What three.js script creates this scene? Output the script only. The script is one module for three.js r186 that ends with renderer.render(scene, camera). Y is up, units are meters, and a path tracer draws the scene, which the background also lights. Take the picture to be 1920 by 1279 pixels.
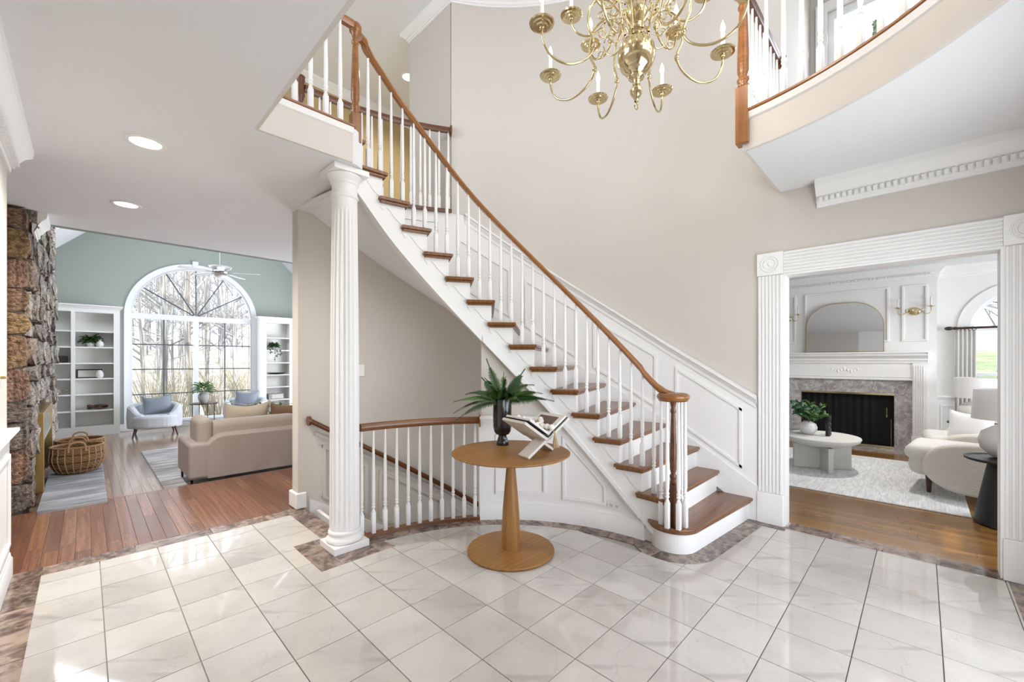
import * as THREE from 'three';
import { mergeGeometries, mergeVertices, toCreasedNormals } from 'three/addons/utils/BufferGeometryUtils.js';
import { RoundedBoxGeometry } from 'three/addons/geometries/RoundedBoxGeometry.js';
import { RectAreaLightUniformsLib } from 'three/addons/lights/RectAreaLightUniformsLib.js';

// ---------------------------------------------------------------- camera, sky, sun, area lights, exposure
RectAreaLightUniformsLib.init();
const scene = new THREE.Scene();
const renderer = new THREE.WebGLRenderer({ antialias: true });
renderer.toneMapping = THREE.LinearToneMapping;
renderer.toneMappingExposure = 1.15;
renderer.shadowMap.enabled = true;
const EYE = 1.383, FOCAL = 784.2;
const camera = new THREE.PerspectiveCamera(2 * Math.atan(639.5 / FOCAL) * 180 / Math.PI, 1920 / 1279, 0.05, 200);
camera.position.set(0, EYE, 0);
camera.rotation.y = -45.556 * Math.PI / 180;
camera.setViewOffset(1920, 1279, 0, -37.35, 1920, 1279);
scene.add(camera);
scene.background = new THREE.Color(0.74, 0.86, 1.0);
scene.backgroundIntensity = 4.0;
const sun = new THREE.DirectionalLight(0xfff8ee, 4.6);
sun.position.set(9, 15, 24); sun.target.position.set(0, 0, 0);
sun.castShadow = true; sun.shadow.mapSize.set(2048, 2048);
Object.assign(sun.shadow.camera, { left: -30, right: 30, top: 30, bottom: -30, near: 1, far: 80 });
scene.add(sun, sun.target);
// soft daylight panels at glazed openings, of the opening's size; all but the gallery window are out of view
function daylightPanel(x, y, z, w, h, tx, ty, tz, power, color = 0xecf3ff) {
  const l = new THREE.RectAreaLight(color, power, w, h);
  l.position.set(x, y, z); l.lookAt(tx, ty, tz); scene.add(l); return l;
}
daylightPanel(2.3, 4.25, 0.60, 2.2, 1.9, 2.3, 4.0, -3, 2.3);        // unseen window over the front door, lights the upper foyer
daylightPanel(2.3, 1.2, 0.60, 2.2, 2.0, 2.3, 1.2, -3, 3.5);         // unseen glazed front door and sidelights, light the lower foyer
daylightPanel(6.6, 1.41, 3.32, 2.6, 1.4, 6.6, 1.41, 0, 10.5);         // unseen living room front windows, light that room
daylightPanel(5.30, 4.2, -0.15, 1.1, 1.5, 0, 4.2, -0.15, 2.5);        // gallery window upstairs
daylightPanel(4.88, 1.3, -8.9, 3.4, 2.2, 0, 1.3, -8.9, 8.5);         // side windows out of view, placed to brighten the family room
daylightPanel(0.02, 3.95, -9.6, 1.0, 2.2, 1.2, 2.6, -9.6, 11);      // left skylight out of view, placed to brighten the family room
daylightPanel(-1.40, 4.3, -3.4, 2.4, 1.4, 2, 4.2, -3.4, 3.2);         // window out of view at the left end, placed to light the upstairs hall

// ---------------------------------------------------------------- small library
const PI = Math.PI, rad = (d) => d * PI / 180, V = (x, y, z) => new THREE.Vector3(x, y, z);
let seedState = 7;
function rnd() { seedState = (seedState + 0x6d2b79f5) | 0; let t = Math.imul(seedState ^ (seedState >>> 15), 1 | seedState); t = (t + Math.imul(t ^ (t >>> 7), 61 | t)) ^ t; return ((t ^ (t >>> 14)) >>> 0) / 4294967296; }
const rr = (a, b) => a + (b - a) * rnd();
const lerp = (a, b, t) => a + (b - a) * t, clamp = (x, a, b) => Math.min(b, Math.max(a, x)), smooth = (a, b, x) => { const t = clamp((x - a) / (b - a), 0, 1); return t * t * (3 - 2 * t); };
const taken = new Map();
function numbered(n) { const k = taken.get(n) ?? 0; taken.set(n, k + 1); return k ? n + '_' + String(k).padStart(3, '0') : n; }
function clean(g) {
  if (g.index) g = g.toNonIndexed();
  for (const k of Object.keys(g.attributes)) if (!['position', 'normal', 'uv'].includes(k)) g.deleteAttribute(k);
  if (!g.attributes.normal) g.computeVertexNormals();
  if (!g.attributes.uv) g.setAttribute('uv', new THREE.BufferAttribute(new Float32Array(g.attributes.position.count * 2), 2));
  return g;
}
function windRight(g) {                            // mirrored pieces: turn the triangles that run against their normals
  const p = g.attributes.position, q = g.attributes.normal; if (!q) return g;
  const ix = g.index, n = ix ? ix.count : p.count, at = (i) => ix ? ix.getX(i) : i, A = V(0, 0, 0), B = V(0, 0, 0), C = V(0, 0, 0), N = V(0, 0, 0); let bad = 0, all = 0;
  for (let i = 0; i < n; i += 3) { A.fromBufferAttribute(p, at(i)); B.fromBufferAttribute(p, at(i + 1)); C.fromBufferAttribute(p, at(i + 2)); N.fromBufferAttribute(q, at(i)); all++; if (B.sub(A).cross(C.sub(A)).dot(N) < 0) bad++; }
  if (!bad) return g;
  if (ix) { g = g.toNonIndexed(); return windRight(g); }
  for (let i = 0; i < n; i += 3) {
    A.fromBufferAttribute(p, i); B.fromBufferAttribute(p, i + 1); C.fromBufferAttribute(p, i + 2); N.fromBufferAttribute(q, i);
    if (B.clone().sub(A).cross(C.clone().sub(A)).dot(N) < 0) for (const t of Object.values(g.attributes)) for (let k = 0; k < t.itemSize; k++) { const a = t.array[(i + 1) * t.itemSize + k]; t.array[(i + 1) * t.itemSize + k] = t.array[(i + 2) * t.itemSize + k]; t.array[(i + 2) * t.itemSize + k] = a; }
  }
  return g;
}
const merge = (gs) => { gs = [].concat(gs).flat(Infinity).filter(Boolean); if (gs.length === 1) return gs[0]; return mergeGeometries(gs.map(clean)); };
function add(name, gs, mat, parent) {
  const m = new THREE.Mesh(windRight(merge(gs)), mat);
  m.castShadow = m.receiveShadow = true;
  m.name = parent ? name : numbered(name);
  (parent ?? scene).add(m);
  return m;
}
function thing(name, label, category, pos = [0, 0, 0], turn = 0, group) {
  const o = new THREE.Group(); o.name = numbered(name); scene.add(o);
  o.position.set(...pos); o.rotation.y = turn; o.userData = { label, category };
  if (group) o.userData.group = group;
  return o;
}
const tag = (o, label, category, group) => { Object.assign(o.userData, { label, category }); if (group) o.userData.group = group; return o; };
const struct = (name, gs, mat, label, category) => { const m = add(name, gs, mat); m.userData.kind = 'structure'; if (label) tag(m, label, category ?? 'wall'); return m; };
function structGroup(name, label, category) { const o = new THREE.Group(); o.name = numbered(name); scene.add(o); o.userData = { kind: 'structure', label, category }; return o; }
function copyOf(root, pos, turn, label, group) {
  const r = root.clone(); r.name = numbered(root.name.replace(/_\d{3}$/, '')); scene.add(r);
  r.userData = { ...root.userData }; r.position.set(...pos); if (turn !== undefined) r.rotation.y = turn;
  if (label) r.userData.label = label; if (group) r.userData.group = group;
  return r;
}
// uv in metres, picked per triangle from the way it faces; u runs along `grain`
function uvm(g, grain = 'x', du = 0, dv = 0) {
  g = clean(g);
  const p = g.attributes.position, uv = g.attributes.uv, a = V(), b = V(), c = V(), n = V(), ax = 'xyz'.indexOf(grain);
  for (let i = 0; i < p.count; i += 3) {
    a.fromBufferAttribute(p, i); b.fromBufferAttribute(p, i + 1); c.fromBufferAttribute(p, i + 2);
    n.copy(b).sub(a).cross(c.clone().sub(a)); const m = [Math.abs(n.x), Math.abs(n.y), Math.abs(n.z)], k = m.indexOf(Math.max(...m));
    const rest = [0, 1, 2].filter((q) => q !== k), u = rest.includes(ax) ? ax : rest[0], v = rest.find((q) => q !== u);
    [a, b, c].forEach((w, j) => { const q = w.toArray(); uv.setXY(i + j, q[u] + du, q[v] + dv); });
  }
  return g;
}
function bx(w, h, d, x, y, z, bev = 0, ry = 0) {
  const g = bev ? new RoundedBoxGeometry(w, h, d, 2, Math.min(bev, w / 2.01, h / 2.01, d / 2.01)) : new THREE.BoxGeometry(w, h, d);
  if (ry) g.rotateY(ry); g.translate(x, y, z); return g;
}
let nudge = 0; const tiny = () => { nudge = (nudge + 0.61803) % 1; return 0.0001 + nudge * 0.0006; };   // no two faces of joined boards share a plane
const bb = (x0, x1, y0, y1, z0, z1, bev = 0) => bx(Math.abs(x1 - x0) - tiny(), Math.abs(y1 - y0) - tiny(), Math.abs(z1 - z0) - tiny(), (x0 + x1) / 2, (y0 + y1) / 2, (z0 + z1) / 2, bev);
const cy = (r0, r1, h, x, y, z, seg = 24) => new THREE.CylinderGeometry(r1, r0, h, seg).translate(x, y + h / 2, z);   // r0 below, r1 above, stands on y
const lathe = (prof, seg = 32, x = 0, y = 0, z = 0) => new THREE.LatheGeometry(prof.map((q) => new THREE.Vector2(Math.max(q[0], 1e-4), q[1])), seg).translate(x, y, z);
const sphere = (r, x, y, z, sx = 1, sy = 1, sz = 1, seg = 20) => new THREE.SphereGeometry(r, seg, Math.round(seg * 0.7)).scale(sx, sy, sz).translate(x, y, z);
const tube = (pts, r, n = 24, k = 8, closed = false) => new THREE.TubeGeometry(new THREE.CatmullRomCurve3(pts, closed), n, r, k, closed);
function taper(pts, radii, n = 24, k = 8) {      // tube whose radius follows `radii`, closed at both ends
  const c = new THREE.CatmullRomCurve3(pts), fr = c.computeFrenetFrames(n, false), pos = [], idx = [], uv = [];
  const L = c.getLength();
  for (let i = 0; i <= n; i++) {
    const t = i / n, q = c.getPointAt(t), f = t * (radii.length - 1), j = Math.min(Math.floor(f), radii.length - 2), r = lerp(radii[j], radii[j + 1], f - j);
    for (let m = 0; m <= k; m++) { const a = m / k * 2 * PI, v = q.clone().addScaledVector(fr.normals[i], Math.cos(a) * r).addScaledVector(fr.binormals[i], Math.sin(a) * r); pos.push(v.x, v.y, v.z); uv.push(t * L, m / k * 0.2); }
  }
  for (let i = 0; i < n; i++) for (let m = 0; m < k; m++) { const a = i * (k + 1) + m, b = a + k + 1; idx.push(a, a + 1, b, b, a + 1, b + 1); }
  const g = new THREE.BufferGeometry(); g.setAttribute('position', new THREE.Float32BufferAttribute(pos, 3)); g.setAttribute('uv', new THREE.Float32BufferAttribute(uv, 2)); g.setIndex(idx); g.computeVertexNormals();
  return g;
}
function slab(pts, y0, y1, holes = [], bev = 0) {  // plan outline [x, z] raised from y0 to y1
  const s = new THREE.Shape(pts.map(([x, z]) => new THREE.Vector2(x, -z)));
  for (const h of holes) s.holes.push(new THREE.Path(h.map(([x, z]) => new THREE.Vector2(x, -z))));
  const g = new THREE.ExtrudeGeometry(s, { depth: y1 - y0 - 2 * bev, bevelEnabled: bev > 0, bevelSize: bev, bevelThickness: bev, bevelSegments: 3, bevelOffset: -bev, curveSegments: 12 });
  return g.rotateX(-PI / 2).translate(0, y0 + bev, 0);
}
function panelYZ(pts, x0, x1, holes = []) {     // outline [z, y] thickened from x0 to x1
  const s = new THREE.Shape(pts.map(([z, y]) => new THREE.Vector2(-z, y)));
  for (const h of holes) s.holes.push(new THREE.Path(h.map(([z, y]) => new THREE.Vector2(-z, y))));
  return new THREE.ExtrudeGeometry(s, { depth: x1 - x0, bevelEnabled: false, curveSegments: 24 }).rotateY(PI / 2).translate(x0, 0, 0);
}
function panelXY(pts, z0, z1, holes = []) {     // outline [x, y] thickened from z0 to z1
  const s = new THREE.Shape(pts.map(([x, y]) => new THREE.Vector2(x, y)));
  for (const h of holes) s.holes.push(new THREE.Path(h.map(([x, y]) => new THREE.Vector2(x, y))));
  return new THREE.ExtrudeGeometry(s, { depth: z1 - z0, bevelEnabled: false, curveSegments: 24 }).translate(0, 0, z0);
}
const rect = (a, b, c, d) => [[a, c], [b, c], [b, d], [a, d]];
const arcPts = (cx, cy_, r, a0, a1, n) => Array.from({ length: n + 1 }, (_, i) => { const a = rad(lerp(a0, a1, i / n)); return [cx + r * Math.cos(a), cy_ + r * Math.sin(a)]; });
// the stair's circle: angle 0 points to +x, 90 to -z
const CX = 1.44, CZ = -1.50, RISE = 0.1905, STEP = 6.8;
const reach = (r, a) => (a < 0 && r > 2.5 ? r : r * Math.cos(rad(a)));          // below angle 0 the outer wall runs on straight
const P = (r, a, y = 0) => V(CX + reach(r, a), y, CZ - r * Math.sin(rad(a)));
const P2 = (r, a) => [CX + reach(r, a), CZ - r * Math.sin(rad(a))];
const noseY = (a) => (a / STEP + 3) * RISE;
function quadGrid(rows, closeRows = false, cap = true) {   // rows of Vector3 loops -> a skin with caps (each row a closed loop)
  const pos = [], uv = [], idx = []; let n = rows[0].length; let s = 0;
  rows.forEach((row, i) => {
    if (i) s += row[0].distanceTo(rows[i - 1][0]);
    let q = 0;
    for (let j = 0; j <= n; j++) { const v = row[j % n]; if (j) q += v.distanceTo(row[j - 1]); pos.push(v.x, v.y, v.z); uv.push(s, q); }
  });
  for (let i = 0; i < rows.length - 1; i++) for (let j = 0; j < n; j++) { const a = i * (n + 1) + j, b = a + n + 1; idx.push(a, b, a + 1, b, b + 1, a + 1); }
  let g = new THREE.BufferGeometry(); g.setAttribute('position', new THREE.Float32BufferAttribute(pos, 3)); g.setAttribute('uv', new THREE.Float32BufferAttribute(uv, 2)); g.setIndex(idx);
  g = g.toNonIndexed(); g.computeVertexNormals();
  const out = [g];
  if (cap) for (const [row, flip] of [[rows[0], true], [rows[rows.length - 1], false]]) {
    const c = row.reduce((t, v) => t.add(v), V(0, 0, 0)).divideScalar(n), tri = [];
    for (let j = 0; j < n; j++) { const a = row[j], b = row[(j + 1) % n]; tri.push(...(flip ? [c, a, b] : [c, b, a]).flatMap((v) => v.toArray())); }
    const k = new THREE.BufferGeometry(); k.setAttribute('position', new THREE.Float32BufferAttribute(tri, 3)); k.setAttribute('uv', new THREE.Float32BufferAttribute(new Float32Array(n * 6), 2)); k.computeVertexNormals(); out.push(k);
  }
  return toCreasedNormals(mergeGeometries(out), rad(35));
}
// curved board on the stair's circle between two radii, with lower and upper edges that follow the angle
function band(r0, r1, a0, a1, yb, yt, n = 24, cx, cz) {
  const fb = typeof yb === 'function' ? yb : () => yb, ft = typeof yt === 'function' ? yt : () => yt, rows = [];
  const Q = cx === undefined ? P : (r, a, y) => V(cx + r * Math.cos(rad(a)), y, cz - r * Math.sin(rad(a)));
  for (let i = 0; i <= n; i++) { const a = lerp(a0, a1, i / n); rows.push([Q(r0, a, fb(a)), Q(r1, a, fb(a)), Q(r1, a, ft(a)), Q(r0, a, ft(a))]); }
  return quadGrid(rows);
}
// moulding: profile [[out, up]...] carried along a path of points; `out` is to the left of the way it runs (seen from above) for side = 1
function sweep(path, prof, side = 1, cap = true, closed = false) {
  const rows = [], n = path.length;
  for (let i = 0; i < n; i++) {
    const p = path[i], a = path[i - 1] ?? (closed ? path[n - 2] : null), b = path[i + 1] ?? (closed ? path[1] : null);
    const d0 = a ? V(p.x - a.x, 0, p.z - a.z).normalize() : null, d1 = b ? V(b.x - p.x, 0, b.z - p.z).normalize() : null;
    const d = (d0 && d1) ? d0.clone().add(d1).normalize() : (d0 ?? d1), k = (d0 && d1) ? 1 / Math.max(0.4, d.dot(d1)) : 1;
    const out = V(d.z, 0, -d.x).multiplyScalar(side * k);
    rows.push(prof.map(([u, v]) => V(p.x + out.x * u, p.y + v, p.z + out.z * u)));
  }
  return quadGrid(side > 0 ? rows : rows.map((r) => r.slice().reverse()), false, cap && !closed);
}
// ---------------------------------------------------------------- textures (grain, veins, weave) and materials
const hash = (x, y, s) => { let h = Math.imul(x, 374761393) + Math.imul(y, 668265263) + Math.imul(s, 974634721) | 0; h = Math.imul(h ^ (h >>> 13), 1274126177); return ((h ^ (h >>> 16)) >>> 0) / 4294967296; };
function vnoise(x, y, px, py, s) {             // value noise that repeats every px, py
  const ix = Math.floor(x), iy = Math.floor(y), fx = x - ix, fy = y - iy, u = fx * fx * (3 - 2 * fx), v = fy * fy * (3 - 2 * fy);
  const m = (a, b) => ((a % b) + b) % b, x0 = m(ix, px), x1 = m(ix + 1, px), y0 = m(iy, py), y1 = m(iy + 1, py);
  return lerp(lerp(hash(x0, y0, s), hash(x1, y0, s), u), lerp(hash(x0, y1, s), hash(x1, y1, s), u), v);
}
function fbm(u, v, fx, fy, oct, s) { let a = 0, k = 0.5, t = 0; for (let i = 0; i < oct; i++) { a += k * vnoise(u * fx, v * fy, fx, fy, s + i * 17); t += k; k *= 0.5; fx *= 2; fy *= 2; } return a / t; }
function texture(w, h, f, srgb = true, rep = [1, 1]) {
  const d = new Uint8Array(w * h * 4);
  for (let y = 0; y < h; y++) for (let x = 0; x < w; x++) { const c = f(x / w, y / h), o = (y * w + x) * 4, q = typeof c === 'number' ? [c, c, c] : c; for (let k = 0; k < 3; k++) d[o + k] = clamp(Math.round(q[k] * 255), 0, 255); d[o + 3] = 255; }
  const t = new THREE.DataTexture(d, w, h, THREE.RGBAFormat); t.magFilter = THREE.LinearFilter; t.minFilter = THREE.LinearMipmapLinearFilter; t.generateMipmaps = true;
  t.wrapS = t.wrapT = THREE.RepeatWrapping; if (srgb) t.colorSpace = THREE.SRGBColorSpace; t.repeat.set(...rep); t.needsUpdate = true; return t;
}
const mix3 = (a, b, t) => [lerp(a[0], b[0], t), lerp(a[1], b[1], t), lerp(a[2], b[2], t)];
const hex = (h) => { const c = parseInt(h.slice(1), 16); return [(c >> 16) / 255, ((c >> 8) & 255) / 255, (c & 255) / 255]; };
// oak: growth bands drawn out along u, open pores as short dark dashes; 1.6 m x 0.5 m
function oakTexture(dark, mid, light, s) {
  return texture(1024, 512, (u, v) => {
    const warp = fbm(u, v, 2, 4, 3, s) * 0.12 + fbm(u, v, 3, 12, 2, s + 5) * 0.035;
    const ring = 0.5 + 0.5 * Math.sin((v + warp) * 2 * PI * 11), fine = fbm(u, v, 6, 110, 3, s + 9), broad = fbm(u, v, 2, 5, 3, s + 3);
    const pore = fbm(u, v, 40, 256, 2, s + 21) > 0.68 ? 0.15 : 0;
    const t = clamp(0.20 + 0.26 * Math.pow(ring, 1.6) * 0.7 + 0.42 * fine + 0.30 * (broad - 0.5) - pore, 0, 1);
    return t < 0.5 ? mix3(hex(dark), hex(mid), t * 2) : mix3(hex(mid), hex(light), t * 2 - 1);
  }, true, [1 / 1.6, 1 / 0.5]);
}
const oakStair = oakTexture('#57341a', '#8a5a2c', '#ae7c42', 11), oakFloor = oakTexture('#6b4a3a', '#926b54', '#b08a70', 31), oakGrey = oakTexture('#8a6f5c', '#ab917c', '#c4ad99', 91), oakGold = oakTexture('#6f431a', '#a46c30', '#c48e4c', 71), oakPale = oakTexture('#86602f', '#a37a44', '#b38b55', 51);
const whiteMarble = texture(1024, 1024, (u, v) => {
  const w1 = fbm(u, v, 3, 3, 5, 71), w2 = fbm(u, v, 5, 5, 4, 83), cloud = fbm(u, v, 4, 4, 5, 97);
  const vein = Math.pow(1 - Math.abs(Math.sin((u * 2 + v * 3 + 2.1 * w1) * PI)), 60) * smooth(0.42, 0.62, w2), hair = Math.pow(1 - Math.abs(Math.sin((u * 7 - v * 5 + 3.2 * w2) * PI)), 50) * smooth(0.46, 0.62, cloud) * 0.6;
  const grain = fbm(u, v, 90, 90, 2, 103), streak = fbm((u + v) % 1, (u - v + 1) % 1, 3, 16, 5, 109);
  const t = clamp(vein * 0.22 + hair * 0.30 + 0.30 * smooth(0.62, 0.80, streak) * smooth(0.46, 0.64, w2), 0, 1), base = mix3([0.80, 0.782, 0.76], [0.735, 0.717, 0.70], clamp(smooth(0.30, 0.72, cloud) + 0.35 * (grain - 0.5), 0, 1));
  return mix3(base, [0.53, 0.515, 0.51], t);
}, true, [1 / 1.3, 1 / 1.3]);
const brownMarble = texture(1024, 1024, (u, v) => {
  const a = fbm(u, v, 8, 14, 6, 131), b = fbm(u, v, 26, 40, 4, 149), c = Math.pow(1 - Math.abs(2 * fbm(u, v, 9, 9, 4, 163) - 1), 14);
  let q = mix3([0.37, 0.315, 0.29], [0.67, 0.61, 0.57], smooth(0.30, 0.68, a * 0.65 + b * 0.35)); q = mix3(q, [0.74, 0.68, 0.62], c * 0.6); return q;
}, true, [1 / 0.9, 1 / 0.9]);
const greyMarble = texture(512, 512, (u, v) => {
  const a = fbm(u, v, 9, 9, 5, 171), c = Math.pow(1 - Math.abs(2 * fbm(u, v, 18, 15, 5, 183) - 1), 12), d = fbm(u, v, 40, 40, 3, 191);
  return mix3(mix3([0.58, 0.555, 0.545], [0.72, 0.70, 0.69], smooth(0.3, 0.7, a * 0.7 + d * 0.3)), [0.87, 0.86, 0.85], c * 0.75);
}, true, [1 / 1.1, 1 / 1.1]);
const slate = texture(512, 512, (u, v) => { const a = fbm(u, v, 3, 12, 5, 201), b = fbm(u, v, 5, 40, 3, 211); return mix3([0.42, 0.43, 0.45], [0.66, 0.67, 0.69], smooth(0.25, 0.75, a * 0.6 + b * 0.4)); }, true, [1 / 1.2, 1 / 1.2]);
const rockTexture = texture(512, 512, (u, v) => { const a = fbm(u, v, 6, 6, 6, 231), b = fbm(u, v, 30, 30, 3, 241); const t = smooth(0.25, 0.75, a * 0.65 + b * 0.35); return [0.50 + 0.5 * t, 0.48 + 0.5 * t, 0.46 + 0.5 * t]; }, true, [1 / 0.6, 1 / 0.6]);
const rockBump = texture(512, 512, (u, v) => fbm(u, v, 8, 8, 6, 251), false, [1 / 0.6, 1 / 0.6]);
const weave = texture(256, 256, (u, v) => 0.5 + 0.25 * Math.sin(u * 2 * PI * 32) * Math.cos(v * 2 * PI * 32) + 0.25 * (fbm(u, v, 64, 64, 2, 261) - 0.5), false, [1 / 0.12, 1 / 0.12]);
const boucleBump = texture(512, 512, (u, v) => { const a = fbm(u, v, 44, 44, 3, 271); return clamp(0.5 + 1.4 * (a - 0.5), 0, 1); }, false, [1 / 0.35, 1 / 0.35]);
const plasterBump = texture(256, 256, (u, v) => fbm(u, v, 48, 48, 3, 281), false, [1 / 0.5, 1 / 0.5]);
const rugWhite = texture(512, 512, (u, v) => { const a = fbm(u, v, 60, 10, 3, 291), b = Math.sin(u * 2 * PI * 40) * 0.5 + 0.5; const t = 0.80 + 0.10 * (a - 0.5) * 2 + 0.03 * b; return [t + 0.05, t + 0.05, t + 0.045]; }, true, [1 / 0.9, 1 / 0.9]);
const rugGrey = texture(512, 512, (u, v) => { const a = fbm(u, v, 5, 70, 4, 301), b = fbm(u, v, 3, 3, 3, 311); const t = smooth(0.3, 0.7, a * 0.7 + b * 0.3); return mix3([0.50, 0.49, 0.48], [0.74, 0.73, 0.72], t); }, true, [1 / 1.4, 1 / 1.4]);
const barkTexture = texture(256, 512, (u, v) => { const a = fbm(u, v, 6, 24, 4, 321), b = fbm(u, v, 4, 4, 3, 331); return mix3([0.42, 0.40, 0.39], [0.78, 0.77, 0.76], smooth(0.3, 0.7, a * 0.6 + b * 0.4)); }, true, [0.3, 5]);
const leafLitter = texture(512, 512, (u, v) => { const a = fbm(u, v, 40, 40, 4, 341), b = fbm(u, v, 6, 6, 3, 351); return mix3([0.50, 0.46, 0.41], [0.78, 0.74, 0.69], smooth(0.25, 0.75, a * 0.6 + b * 0.4)); }, true, [1 / 4, 1 / 4]);
const grassTexture = texture(512, 512, (u, v) => { const a = fbm(u, v, 60, 60, 3, 361), b = fbm(u, v, 7, 7, 3, 371); return mix3([0.33, 0.39, 0.22], [0.62, 0.66, 0.44], smooth(0.2, 0.8, a * 0.55 + b * 0.45)); }, true, [1 / 3, 1 / 3]);

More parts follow.
